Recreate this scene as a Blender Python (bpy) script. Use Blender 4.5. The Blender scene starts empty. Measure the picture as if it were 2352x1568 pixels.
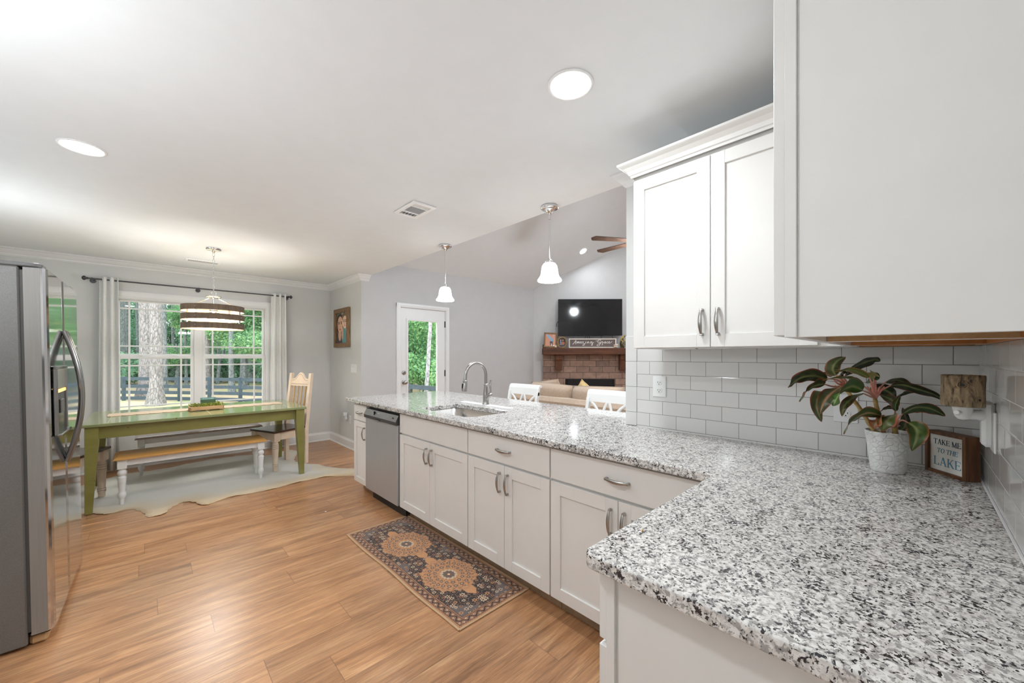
import bpy, bmesh, math, random
import numpy as np
from mathutils import Matrix, Vector
random.seed(7)
R = math.radians
scene = bpy.context.scene
COL = scene.collection

# ------------------------------------------------------------------ camera
CX, CY, FPX, YAW, CAMH = 1176.0, 816.8, 884.46, R(43.619), 1.337
cam_data = bpy.data.cameras.new('camera')
cam_data.sensor_width = 36.0
cam_data.lens = FPX / 2352.0 * 36.0
cam_data.shift_y = (CY - 784.0) / 2352.0
cam_data.clip_start = 0.01
cam = bpy.data.objects.new('camera', cam_data)
cam.location = (0, 0, CAMH)
cam.rotation_euler = (R(90), 0, -YAW)
COL.objects.link(cam)
scene.camera = cam

# ------------------------------------------------------------------ world, sun, exposure
scene.view_settings.view_transform = 'Standard'
scene.view_settings.look = 'None'
scene.view_settings.gamma = 1.0
scene.view_settings.use_curve_mapping = False
scene.view_settings.exposure = 0.33
world = bpy.data.worlds.new('overcast_sky')
scene.world = world
world.use_nodes = True
wn = world.node_tree
bg = wn.nodes['Background']
bg.inputs[0].default_value = (0.93, 0.98, 1.0, 1)
bg.inputs[1].default_value = 4.2
sun_d = bpy.data.lights.new('sun', 'SUN')
sun_d.energy = 2.4
sun_d.angle = R(12)
sun_d.color = (1.0, 0.97, 0.9)
sun = bpy.data.objects.new('sun', sun_d)
sun.rotation_euler = (R(38), R(8), R(150))
COL.objects.link(sun)

CAN_W, PEND_W, CHAND_W, LIV_W, FILL_W = 9.0, 14.5, 8.0, 56.0, 30.0    # lamp powers

def lamp(name, kind, loc, power, size=0.1, color=(.88, .95, 1.0), parent=None, spread=None):
    d = bpy.data.lights.new(name, kind)
    d.energy = power
    d.color = color
    if kind == 'AREA':
        d.shape = 'DISK'; d.size = size
        if spread: d.spread = spread
    else:
        d.shadow_soft_size = size
    o = bpy.data.objects.new(name, d)
    COL.objects.link(o)
    if parent is not None:
        o.parent = parent
        o.location = wm(parent).inverted() @ Vector(loc)
    else:
        o.location = loc
    return o

# ------------------------------------------------------------------ helpers
def wm(o):
    m = Matrix.Translation(o.location) @ o.rotation_euler.to_matrix().to_4x4()
    return wm(o.parent) @ m if o.parent else m

def tag(o, label=None, cat=None, group=None, kind=None):
    if label: o['label'] = label
    if cat: o['category'] = cat
    if group: o['group'] = group
    if kind: o['kind'] = kind
    return o

def thing(name, label, cat, loc=(0, 0, 0), rot=(0, 0, 0), group=None):
    o = bpy.data.objects.new(name, None)
    o.empty_display_size = .05
    o.location = loc
    o.rotation_euler = rot if isinstance(rot, (tuple, list)) else (0, 0, rot)
    COL.objects.link(o)
    return tag(o, label, cat, group)

def catmull(pts, n=8, closed=False):
    P = [Vector(p) for p in pts]
    out = []
    m = len(P)
    rng = range(m if closed else m - 1)
    for i in rng:
        if closed:
            a, b, c, d = P[(i-1) % m], P[i], P[(i+1) % m], P[(i+2) % m]
        else:
            a, b, c, d = P[max(i-1, 0)], P[i], P[i+1], P[min(i+2, m-1)]
        for k in range(n):
            t = k / n
            out.append(0.5*((2*b) + (c-a)*t + (2*a-5*b+4*c-d)*t*t + (3*b-a-3*c+d)*t*t*t))
    if not closed: out.append(P[-1])
    return out

def copy_tree(o, parent=None):
    c = o.copy(); COL.objects.link(c)
    if parent is not None: c.parent = parent
    for ch in list(o.children):
        copy_tree(ch, c)
    return c

class MB:
    """collects shapes; build() links them as ONE mesh object"""
    def __init__(s, M=None):
        s.v = []; s.f = []; s.sm = []; s.mi = []; s.col = {}
        s.M = M or Matrix.Identity(4)
        s.cur = 0
    def _add(s, vs, fs, smooth=False):
        o = len(s.v)
        s.v += [tuple(s.M @ Vector(p)) for p in vs]
        for f in fs:
            s.f.append(tuple(i + o for i in f)); s.sm.append(smooth); s.mi.append(s.cur)
        return s
    def box(s, x0, x1, y0, y1, z0, z1, c=0.0, M=None):
        x0, x1 = min(x0, x1), max(x0, x1); y0, y1 = min(y0, y1), max(y0, y1); z0, z1 = min(z0, z1), max(z0, z1)
        c = min(c, (x1-x0)*.45, (y1-y0)*.45, (z1-z0)*.45)
        if c <= 0:
            vs = [(x, y, z) for z in (z0, z1) for y in (y0, y1) for x in (x0, x1)]
            fs = [(0, 2, 3, 1), (4, 5, 7, 6), (0, 1, 5, 4), (2, 6, 7, 3), (0, 4, 6, 2), (1, 3, 7, 5)]
        else:
            vs = []; idx = {}
            for sx in (0, 1):
                for sy in (0, 1):
                    for sz in (0, 1):
                        X, Y, Z = (x0, x1)[sx], (y0, y1)[sy], (z0, z1)[sz]
                        ix, iy, iz = X + (c if sx == 0 else -c), Y + (c if sy == 0 else -c), Z + (c if sz == 0 else -c)
                        idx[(sx, sy, sz, 0)] = len(vs); vs.append((X, iy, iz))
                        idx[(sx, sy, sz, 1)] = len(vs); vs.append((ix, Y, iz))
                        idx[(sx, sy, sz, 2)] = len(vs); vs.append((ix, iy, Z))
            fs = []
            for a in (0, 1):
                fs.append([idx[(a, p, q, 0)] for p, q in ((0, 0), (1, 0), (1, 1), (0, 1))])
                fs.append([idx[(p, a, q, 1)] for p, q in ((0, 0), (1, 0), (1, 1), (0, 1))])
                fs.append([idx[(p, q, a, 2)] for p, q in ((0, 0), (1, 0), (1, 1), (0, 1))])
            for a in (0, 1):
                for b in (0, 1):
                    fs.append([idx[(a, b, 0, 0)], idx[(a, b, 1, 0)], idx[(a, b, 1, 1)], idx[(a, b, 0, 1)]])
                    fs.append([idx[(a, 0, b, 0)], idx[(a, 1, b, 0)], idx[(a, 1, b, 2)], idx[(a, 0, b, 2)]])
                    fs.append([idx[(0, a, b, 1)], idx[(1, a, b, 1)], idx[(1, a, b, 2)], idx[(0, a, b, 2)]])
            for a in (0, 1):
                for b in (0, 1):
                    for d in (0, 1):
                        fs.append([idx[(a, b, d, k)] for k in range(3)])
        if M is not None: vs = [tuple(M @ Vector(p)) for p in vs]
        return s._add(vs, fs)
    def taper(s, cx, cy, z0, z1, w0, w1, d0=None, d1=None):
        """square post tapering from (w0 x d0) at z0 to (w1 x d1) at z1"""
        d0 = d0 or w0; d1 = d1 or w1
        vs = []
        for z, w, d in ((z0, w0, d0), (z1, w1, d1)):
            vs += [(cx-w/2, cy-d/2, z), (cx+w/2, cy-d/2, z), (cx+w/2, cy+d/2, z), (cx-w/2, cy+d/2, z)]
        return s._add(vs, [(0, 3, 2, 1), (4, 5, 6, 7), (0, 1, 5, 4), (1, 2, 6, 5), (2, 3, 7, 6), (3, 0, 4, 7)])
    def tube(s, pts, r, seg=10, cap=True, flat=None, smooth=True):
        """tube through pts; r number or list; flat=(axis vector, factor) squashes the section"""
        P = [Vector(p) for p in pts]; n = len(P)
        rs = r if isinstance(r, (list, tuple)) else [r]*n
        vs = []; up = None
        for i, p in enumerate(P):
            t = (P[min(i+1, n-1)] - P[max(i-1, 0)]).normalized()
            if up is None:
                up = Vector((0, 0, 1)) if abs(t.z) < .9 else Vector((1, 0, 0))
            a = t.cross(up)
            if a.length < 1e-5: a = t.orthogonal()
            a.normalize(); b = a.cross(t).normalized(); up = b
            for k in range(seg):
                an = 2*math.pi*k/seg
                o = (a*math.cos(an) + b*math.sin(an))*rs[i]
                if flat: 
                    ax = Vector(flat[0]).normalized(); o = o - ax*(o.dot(ax))*(1-flat[1])
                vs.append(tuple(p+o))
        fs = [(i*seg+k, i*seg+(k+1) % seg, (i+1)*seg+(k+1) % seg, (i+1)*seg+k) for i in range(n-1) for k in range(seg)]
        s._add(vs, fs, smooth)
        if cap:
            s._add(vs[:seg], [tuple(reversed(range(seg)))]); s._add(vs[-seg:], [tuple(range(seg))])
        return s
    def cyl(s, p0, p1, r, seg=20, r1=None, smooth=True):
        return s.tube([p0, p1], [r, r if r1 is None else r1], seg, smooth=smooth)
    def lathe(s, prof, c=(0, 0, 0), seg=24, cap=True, smooth=True, sx=1, sy=1):
        """prof: list of (radius, z) revolved about z through c"""
        vs = []; n = len(prof)
        for r, z in prof:
            for k in range(seg):
                a = 2*math.pi*k/seg
                vs.append((c[0]+r*math.cos(a)*sx, c[1]+r*math.sin(a)*sy, c[2]+z))
        fs = [(i*seg+k, i*seg+(k+1) % seg, (i+1)*seg+(k+1) % seg, (i+1)*seg+k) for i in range(n-1) for k in range(seg)]
        s._add(vs, fs, smooth)
        if cap:
            if prof[0][0] > 1e-5: s._add(vs[:seg], [tuple(reversed(range(seg)))])
            if prof[-1][0] > 1e-5: s._add(vs[-seg:], [tuple(range(seg))])
        return s
    def ball(s, c, r, seg=12, rings=8, sc=(1, 1, 1)):
        prof = [(r*math.sin(math.pi*i/rings), -r*math.cos(math.pi*i/rings)*sc[2]) for i in range(rings+1)]
        prof[0] = (1e-6, prof[0][1]); prof[-1] = (1e-6, prof[-1][1])
        return s.lathe(prof, c, seg, cap=False, sx=sc[0], sy=sc[1])
    def sweep(s, path, prof, closed=False, smooth=False):
        """sweep a 2d profile (out, up) along a horizontal path of (x, y, z); out = left of travel"""
        P = [Vector(p) for p in path]; n = len(P); m = len(prof); vs = []
        for i, p in enumerate(P):
            a = (P[i]-P[i-1]).normalized() if (i > 0 or closed) else None
            b = (P[(i+1) % n]-P[i]).normalized() if (i < n-1 or closed) else None
            if a is None: a = b
            if b is None: b = a
            na = Vector((-a.y, a.x, 0)); nb = Vector((-b.y, b.x, 0))
            nn = (na+nb).normalized(); k = 1/max(.3, nn.dot(na))
            for o, u in prof:
                vs.append(tuple(p + nn*o*k + Vector((0, 0, u))))
        fs = []
        for i in range(n if closed else n-1):
            j = (i+1) % n
            for q in range(m):
                q2 = (q+1) % m
                fs.append((i*m+q, j*m+q, j*m+q2, i*m+q2))
        if not closed:
            fs.append(tuple(range(m))); fs.append(tuple((n-1)*m+q for q in reversed(range(m))))
        return s._add(vs, fs, smooth)
    def prism(s, poly, z0, z1, smooth=False):
        n = len(poly)
        vs = [(x, y, z0) for x, y in poly] + [(x, y, z1) for x, y in poly]
        fs = [tuple(reversed(range(n))), tuple(range(n, 2*n))] + [(i, (i+1) % n, (i+1) % n+n, i+n) for i in range(n)]
        return s._add(vs, fs, smooth)
    def mesh(s, me, smooth=False):
        return s._add([tuple(v.co) for v in me.vertices], [tuple(p.vertices) for p in me.polygons], smooth)
    def torus(s, c, R_, r, axis='z', seg=28, sr=8, flat=1.0):
        pts = []
        for k in range(seg+1):
            a = 2*math.pi*k/seg
            x, y = R_*math.cos(a), R_*math.sin(a)
            d = {'z': (x, y, 0), 'y': (x, 0, y), 'x': (0, x, y)}[axis]
            pts.append((c[0]+d[0], c[1]+d[1], c[2]+d[2]))
        return s.tube(pts, r, sr, cap=False)
    def build(s, name, mats, parent=None, world=False, origin=None, fix=True):
        V = [Vector(p) for p in s.v]
        off = Vector((0, 0, 0))
        if parent is not None:
            if world:
                inv = wm(parent).inverted(); V = [inv @ p for p in V]
        else:
            if origin is None:
                xs = [p.x for p in V]; ys = [p.y for p in V]; zs = [p.z for p in V]
                origin = ((min(xs)+max(xs))/2, (min(ys)+max(ys))/2, min(zs))
            off = Vector(origin); V = [p-off for p in V]
        me = bpy.data.meshes.new(name)
        me.from_pydata([tuple(p) for p in V], [], s.f)
        me.polygons.foreach_set('use_smooth', s.sm)
        if not isinstance(mats, (list, tuple)): mats = [mats]
        for m in mats: me.materials.append(m)
        if len(mats) > 1: me.polygons.foreach_set('material_index', s.mi)
        if fix:
            bm = bmesh.new(); bm.from_mesh(me)
            bmesh.ops.recalc_face_normals(bm, faces=bm.faces); bm.to_mesh(me); bm.free()
        me.update()
        o = bpy.data.objects.new(name, me)
        COL.objects.link(o)
        if parent is not None: o.parent = parent
        else: o.location = off
        return o

def outline_mesh(outer, holes=(), z0=0, z1=.01, bev=0.0, res=2):
    """filled 2d outline with holes, thickness z0..z1, rounded edges; returns mesh data"""
    cu = bpy.data.curves.new('tmp', 'CURVE'); cu.dimensions = '2D'; cu.fill_mode = 'BOTH'
    cu.extrude = max(1e-4, (z1-z0)/2-bev); cu.bevel_depth = bev; cu.bevel_resolution = res; cu.offset = -bev
    for ring in [outer]+list(holes):
        sp = cu.splines.new('POLY'); sp.points.add(len(ring)-1)
        for p, q in zip(sp.points, ring): p.co = (q[0], q[1], 0, 1)
        sp.use_cyclic_u = True
    ob = bpy.data.objects.new('tmp', cu); COL.objects.link(ob)
    dg = bpy.context.evaluated_depsgraph_get(); dg.update()
    me = bpy.data.meshes.new_from_object(ob.evaluated_get(dg))
    for v in me.vertices: v.co.z += (z0+z1)/2
    bpy.data.objects.remove(ob); bpy.data.curves.remove(cu)
    return me

def round_poly(pts, rad, seg=6):
    """polygon with corners rounded; rad one number or a list"""
    out = []; n = len(pts)
    for i in range(n):
        p, a, b = Vector(pts[i]), Vector(pts[i-1]), Vector(pts[(i+1) % n])
        r = rad[i] if isinstance(rad, (list, tuple)) else rad
        if r <= 0: out.append(tuple(p)); continue
        u = (a-p).normalized(); w = (b-p).normalized()
        ang = math.acos(max(-1, min(1, u.dot(w)))); d = r/math.tan(ang/2)
        p0, p1 = p+u*d, p+w*d
        c = p + (u+w).normalized()*(r/math.sin(ang/2))
        a0 = math.atan2(p0.y-c.y, p0.x-c.x); a1 = math.atan2(p1.y-c.y, p1.x-c.x)
        da = (a1-a0+math.pi) % (2*math.pi)-math.pi
        for k in range(seg+1):
            t = a0+da*k/seg; out.append((c.x+r*math.cos(t), c.y+r*math.sin(t)))
    return out

def RZ(deg, loc=(0, 0, 0)):
    return Matrix.Translation(loc) @ Matrix.Rotation(R(deg), 4, 'Z')

# colour-printed flat panel: a grid whose faces carry the print's own colours
def print_panel(name, parent, M, w, h, nx, nz, func, rough=.5, thick=.002):
    """local x = width, z = height, faces -y"""
    us = (np.arange(nx)+.5)/nx; vs_ = (np.arange(nz)+.5)/nz
    U, V = np.meshgrid(us, vs_)
    C = func(U, V)                       # nz x nx x 3
    verts = [tuple(M @ Vector((w*i/nx, -thick, h*j/nz))) for j in range(nz+1) for i in range(nx+1)]
    faces = [(j*(nx+1)+i, j*(nx+1)+i+1, (j+1)*(nx+1)+i+1, (j+1)*(nx+1)+i) for j in range(nz) for i in range(nx)]
    o = len(verts)
    verts += [tuple(M @ Vector(p)) for p in ((0, 0, 0), (w, 0, 0), (w, 0, h), (0, 0, h))]
    faces.append((o+3, o+2, o+1, o))
    me = bpy.data.meshes.new(name); me.from_pydata(verts, [], faces)
    at = me.color_attributes.new('print', 'FLOAT_COLOR', 'CORNER')
    A = np.ones((len(faces)*4, 4), dtype=np.float32)
    A[:nx*nz*4, :3] = np.repeat(C.reshape(-1, 3), 4, axis=0)
    at.data.foreach_set('color', A.ravel())
    me.materials.append(attr_mat('print_%s' % name, 'print', rough))
    ob = bpy.data.objects.new(name, me); COL.objects.link(ob)
    if parent is not None: ob.parent = parent
    return ob
# ------------------------------------------------------------------ materials
def srgb(r, g, b):
    f = lambda c: (c/255/12.92) if c/255 <= .04045 else ((c/255+.055)/1.055)**2.4
    return (f(r), f(g), f(b))

class NT:
    def __init__(s, name):
        s.m = bpy.data.materials.new(name); s.m.use_nodes = True
        s.t = s.m.node_tree; s.n = s.t.nodes; s.l = s.t.links
        s.b = s.n['Principled BSDF']
    def node(s, typ, **kw):
        n = s.n.new(typ)
        for k, v in kw.items():
            if hasattr(n, k): setattr(n, k, v)
        return n
    def val(s, sock, v):
        if isinstance(v, bpy.types.NodeSocket): s.l.new(v, sock)
        else:
            try: sock.default_value = v
            except Exception: sock.default_value = (*v, 1)
        return s
    def math(s, op, a, b=0.0, c=0.0):
        n = s.n.new('ShaderNodeMath'); n.operation = op
        s.val(n.inputs[0], a); s.val(n.inputs[1], b)
        if len(n.inputs) > 2: s.val(n.inputs[2], c)
        return n.outputs[0]
    def mix(s, f, a, b, blend='MIX'):
        n = s.n.new('ShaderNodeMix'); n.data_type = 'RGBA'; n.blend_type = blend
        s.val(n.inputs[0], f)
        for i, c in ((6, a), (7, b)):
            if isinstance(c, bpy.types.NodeSocket): s.l.new(c, n.inputs[i])
            else: n.inputs[i].default_value = (*c[:3], 1)
        return n.outputs[2]
    def ramp(s, f, stops, interp='LINEAR'):
        n = s.n.new('ShaderNodeValToRGB'); n.color_ramp.interpolation = interp
        e = n.color_ramp.elements
        while len(e) < len(stops): e.new(.5)
        for x, (p, c) in zip(e, stops):
            x.position = p; x.color = (*c[:3], 1) if not isinstance(c, (int, float)) else (c, c, c, 1)
        s.val(n.inputs[0], f)
        return n.outputs[0]
    def noise(s, vec, scale, detail=3, rough=.5, dist=0.0, dim='3D'):
        n = s.n.new('ShaderNodeTexNoise'); n.noise_dimensions = dim
        if vec is not None: s.l.new(vec, n.inputs['Vector'])
        n.inputs['Scale'].default_value = scale; n.inputs['Detail'].default_value = detail
        n.inputs['Roughness'].default_value = rough; n.inputs['Distortion'].default_value = dist
        return n.outputs[0]
    def obj(s): return s.n.new('ShaderNodeTexCoord').outputs['Object']
    def pos(s): return s.n.new('ShaderNodeNewGeometry').outputs['Position']
    def mapv(s, vec, scale=(1, 1, 1), loc=(0, 0, 0), rot=(0, 0, 0)):
        n = s.n.new('ShaderNodeMapping'); s.l.new(vec, n.inputs[0])
        n.inputs['Scale'].default_value = scale; n.inputs['Location'].default_value = loc; n.inputs['Rotation'].default_value = rot
        return n.outputs[0]
    def sep(s, vec):
        n = s.n.new('ShaderNodeSeparateXYZ'); s.l.new(vec, n.inputs[0]); return n.outputs
    def comb(s, x, y, z=0.0):
        n = s.n.new('ShaderNodeCombineXYZ')
        for i, v in enumerate((x, y, z)): s.val(n.inputs[i], v)
        return n.outputs[0]
    def bump(s, h, strength=.2, dist=.01):
        n = s.n.new('ShaderNodeBump'); n.inputs['Strength'].default_value = strength; n.inputs['Distance'].default_value = dist
        s.l.new(h, n.inputs['Height']); s.l.new(n.outputs[0], s.b.inputs['Normal']); return s
    def out(s, col=None, rough=None, metal=None, coat=None, spec=None, sheen=None):
        if col is not None: s.val(s.b.inputs['Base Color'], col if isinstance(col, bpy.types.NodeSocket) else (*col[:3], 1))
        if rough is not None: s.val(s.b.inputs['Roughness'], rough)
        if metal is not None: s.b.inputs['Metallic'].default_value = metal
        if coat is not None: s.b.inputs['Coat Weight'].default_value = coat; s.b.inputs['Coat Roughness'].default_value = .08
        if spec is not None: s.b.inputs['Specular IOR Level'].default_value = spec
        if sheen is not None: s.b.inputs['Sheen Weight'].default_value = sheen
        return s.m

def plain(name, col, rough=.5, metal=0, var=.04, scale=8, bump=0.0, bscale=60, coat=None, spec=None, sheen=None, stretch=(1, 1, 1)):
    t = NT(name)
    v = t.mapv(t.obj(), stretch)
    f = t.noise(v, scale, 3)
    a = tuple(min(1, c*(1+var)) for c in col); b = tuple(c*(1-var) for c in col)
    c = t.ramp(f, [(.3, b), (.7, a)])
    if bump: t.bump(t.noise(v, bscale, 3), bump, .004)
    return t.out(c, rough, metal, coat, spec, sheen)

def attr_mat(name, attr, rough=.5, var=0.0):
    t = NT(name)
    n = t.node('ShaderNodeVertexColor'); n.layer_name = attr
    c = n.outputs[0]
    f = t.noise(t.obj(), 300, 2)
    c = t.mix(t.math('MULTIPLY', f, .12), c, (.9, .9, .9), 'MULTIPLY')
    return t.out(c, rough)

def glow(name, col, strength):
    t = NT(name)
    f = t.noise(t.obj(), 4, 1)
    t.val(t.b.inputs['Base Color'], (*col, 1))
    t.val(t.b.inputs['Emission Color'], t.ramp(f, [(0, tuple(c*.98 for c in col)), (1, col)]))
    t.b.inputs['Emission Strength'].default_value = strength
    return t.m

def wood(name, c1, c2, scale=1.0, axis='x', rough=.45, bump=.1, coat=None, dark=None):
    t = NT(name)
    st = {'x': (1, 9, 9), 'y': (9, 1, 9), 'z': (9, 9, 1)}[axis]
    v = t.mapv(t.obj(), tuple(k*scale for k in st))
    f = t.noise(v, 2.2, 6, .6, .6)
    fine = t.noise(t.mapv(t.obj(), tuple(k*scale*4 for k in st)), 6, 4, .6)
    col = t.ramp(f, [(.32, c2), (.68, c1)])
    col = t.mix(t.math('MULTIPLY', fine, .5), col, t.mix(.5, c2, (0, 0, 0)), 'MIX') if dark is None else t.mix(t.ramp(t.noise(v, 1.3, 4, .7), [(.55, 0), (.75, 1)]), col, dark)
    t.bump(fine, bump, .003)
    return t.out(col, rough, coat=coat)

M = {}
M['wall'] = plain('greige_wall_paint_lit', (.66, .665, .655), .75, var=.015, bump=.06, bscale=220)  # same paint as the living walls, lightened for the better lit nook
M['living_wall'] = plain('greige_wall_paint_dim', (.56, .555, .555), .75, var=.015, bump=.06, bscale=220)  # the same wall paint, darker for the dimmer living room
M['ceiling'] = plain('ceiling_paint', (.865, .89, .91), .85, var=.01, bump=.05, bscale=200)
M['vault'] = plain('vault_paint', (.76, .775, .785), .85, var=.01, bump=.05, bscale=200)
M['trim'] = plain('white_trim_gloss', (.82, .82, .82), .35, var=.01)
M['cab'] = plain('cabinet_paint', (.79, .77, .742), .33, var=.012, bump=.02, bscale=90)
M['cab_in'] = wood('birch_ply', srgb(214, 178, 132), srgb(190, 150, 104), 1, 'x', .5)
M['ply_orange'] = wood('varnished_birch', srgb(204, 136, 66), srgb(180, 112, 48), 1, 'x', .45)
M['kick'] = wood('raw_kick_board', srgb(178, 150, 122), srgb(150, 124, 98), 1, 'y', .6)
M['dark_kick'] = plain('black_kick', (.012, .012, .012), .5)
M['nickel'] = plain('brushed_nickel', (.40, .385, .37), .28, 1, var=.06, scale=40)
M['chrome'] = plain('polished_nickel', (.72, .72, .73), .12, 1, var=.03)
M['dark_metal'] = plain('pewter_rod', (.10, .10, .105), .35, .9, var=.1)
M['black_metal'] = plain('black_metal', (.015, .015, .015), .4, .6)
M['black'] = plain('black_plastic', (.012, .012, .013), .3)
M['dark_gap'] = plain('rubber_gasket', (.09, .085, .08), .6)
M['white_plastic'] = plain('white_plastic', (.82, .82, .81), .3, var=.01)
M['white_matte'] = plain('white_painted_wood', (.80, .80, .79), .4, var=.015)
M['vent'] = plain('white_vent_enamel', (.93, .93, .93), .4, var=.01)
M['vent_dark'] = plain('vent_louvre', (.30, .30, .30), .6)
M['screen'] = plain('tv_screen', (.012, .012, .013), .07, var=.02)
M['curtain'] = plain('linen_curtain', (.80, .80, .785), .9, var=.03, scale=60, bump=.15, bscale=400, sheen=.2)
M['chair_cream'] = plain('antiqued_cream_paint', srgb(226, 206, 184), .45, var=.07, scale=10)
M['chair_groove'] = plain('umber_glaze', srgb(110, 82, 56), .6)
M['chair_seat'] = wood('dark_walnut_seat', srgb(84, 48, 34), srgb(54, 29, 21), 1.2, 'x', .28, coat=.3)
M['spindle'] = wood('natural_spindle', srgb(220, 190, 146), srgb(196, 160, 112), 2, 'z', .45)
M['oak'] = wood('honey_oak', srgb(232, 176, 98), srgb(212, 150, 72), 1, 'x', .5)
M['bench_top_dark'] = wood('brown_bench_top', srgb(150, 120, 100), srgb(116, 88, 72), 1, 'x', .16, coat=.6)
M['tray_wood'] = wood('pale_pine', srgb(226, 184, 140), srgb(204, 158, 112), 2, 'x', .6)
M['mantel'] = wood('rustic_mantel', srgb(120, 74, 46), srgb(78, 44, 26), .8, 'x', .7, .5)
M['corbel'] = wood('corbel_wood', srgb(116, 72, 44), srgb(80, 46, 28), .9, 'z', .7, .4)
M['sign_frame'] = wood('walnut_frame', srgb(130, 84, 46), srgb(84, 48, 22), 4, 'z', .5, .3)
M['weathered'] = wood('weathered_frame', srgb(172, 140, 102), srgb(112, 84, 60), 3, 'z', .75, .5)
M['drum_wood'] = wood('grey_brown_band', srgb(136, 114, 92), srgb(98, 80, 62), 2, 'z', .6, .3)
M['drum_in'] = plain('cream_lining', srgb(196, 160, 112), .6)
M['soil'] = plain('potting_soil', (.02, .014, .01), .95, var=.4, scale=90, bump=.8, bscale=120)
M['sofa'] = plain('tan_sofa_fabric', srgb(178, 156, 136), .95, var=.07, scale=40, bump=.3, bscale=300, sheen=.3)
M['gold_fabric'] = plain('gold_pillow_fabric', srgb(206, 176, 124), .7, var=.15, scale=80, bump=.3, bscale=200)
M['fan_blade'] = wood('fan_blade_wood', srgb(96, 72, 58), srgb(66, 48, 38), 2, 'x', .4)
M['fan_body'] = plain('fan_bronze', (.03, .025, .02), .35, .8)
M['firebox'] = plain('firebox_steel', (.02, .02, .022), .35, .5)
M['ink_navy'] = plain('navy_ink', srgb(48, 56, 76), .8)
M['ink_blue'] = plain('blue_ink', srgb(88, 140, 166), .8)
M['ink_white'] = plain('white_ink', (.85, .83, .80), .8)
M['paper'] = plain('cream_paper', srgb(226, 222, 214), .85, var=.04, scale=14)
M['sign_taupe'] = plain('taupe_board', srgb(112, 100, 96), .8, var=.08, scale=20)
M['frame_white'] = plain('chalk_white_frame', srgb(222, 212, 202), .7, var=.04)
M['runner'] = plain('linen_runner', srgb(206, 186, 164), .9, var=.06, scale=60)
M['fence'] = plain('black_ranch_fence', srgb(54, 68, 78), .7, var=.2)
M['fabric_white'] = plain('white_cotton', (.8, .8, .79), .9)
M['sponge_white'] = plain('white_deck_plate', (.9, .9, .9), .45)
M['glow_orange'] = plain('painted_lamp_glow', srgb(230, 140, 50), .5)  # orange stands in for the warm light inside the warmer
M['glass_cloche'] = None

def glass_mat(name, tint=(1, 1, 1), gloss=.5):
    t = NT(name); t.n.remove(t.b)
    tr = t.node('ShaderNodeBsdfTransparent'); tr.inputs[0].default_value = (*tint, 1)
    gl = t.node('ShaderNodeBsdfGlossy'); gl.inputs['Roughness'].default_value = .02
    fr = t.node('ShaderNodeFresnel'); fr.inputs[0].default_value = 1.45
    f = t.math('MULTIPLY', fr.outputs[0], gloss)
    f = t.math('ADD', f, t.math('MULTIPLY', t.noise(t.obj(), 2, 2), .01))
    mx = t.node('ShaderNodeMixShader'); t.l.new(f, mx.inputs[0]); t.l.new(tr.outputs[0], mx.inputs[1]); t.l.new(gl.outputs[0], mx.inputs[2])
    t.l.new(mx.outputs[0], t.n['Material Output'].inputs[0])
    return t.m
M['pane'] = glass_mat('window_glass', (.97, .99, .99), .5)
M['glass'] = glass_mat('clear_glass', (.86, .9, .9), 1.0)

# stainless with fine vertical grain
def steel(name, col, r0, r1, axis_scale):
    t = NT(name)
    v = t.mapv(t.obj(), axis_scale)
    g = t.noise(v, 12, 4, .6)
    c = t.ramp(g, [(.3, tuple(k*.93 for k in col)), (.7, col)])
    r = t.ramp(g, [(.3, r0), (.7, r1)])
    return t.out(c, r, 1)
M['steel'] = steel('stainless_door', (.62, .62, .63), .06, .10, (1, 4, .6))
M['steel_dw'] = plain('brushed_stainless_panel', (.50, .515, .535), .42, .55, var=.05, scale=6, stretch=(60, 1, .6))
M['steel_sink'] = steel('sink_steel', (.55, .53, .51), .16, .28, (30, 30, 1))
M['steel_edge'] = steel('stainless_edge', (.62, .60, .58), .3, .4, (1, 1, .5))
M['steel_side'] = plain('stainless_door_side', (.27, .255, .24), .5, .2, var=.05, stretch=(20, 20, .5))
M['steel_dark'] = steel('dark_stainless_handle', (.30, .29, .28), .16, .24, (1, 1, .5))
M['fridge_side'] = plain('grey_pebbled_enamel', (.185, .18, .172), .42, .3, var=.1, scale=300, bump=.35, bscale=260)
M['fridge_grey'] = plain('grey_plastic', (.13, .125, .12), .4)
M['dw_panel'] = plain('graphite_panel', (.055, .055, .058), .42)
M['dw_light'] = plain('pale_marking', (.55, .56, .57), .5)
M['black_gloss'] = plain('black_gloss', (.015, .015, .015), .15)
M['bronze_mirror'] = plain('dispenser_recess', (.07, .06, .055), .2, .6)
M['amber'] = glow('dispenser_lamp', (1.0, .55, .18), 1.2)

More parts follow.
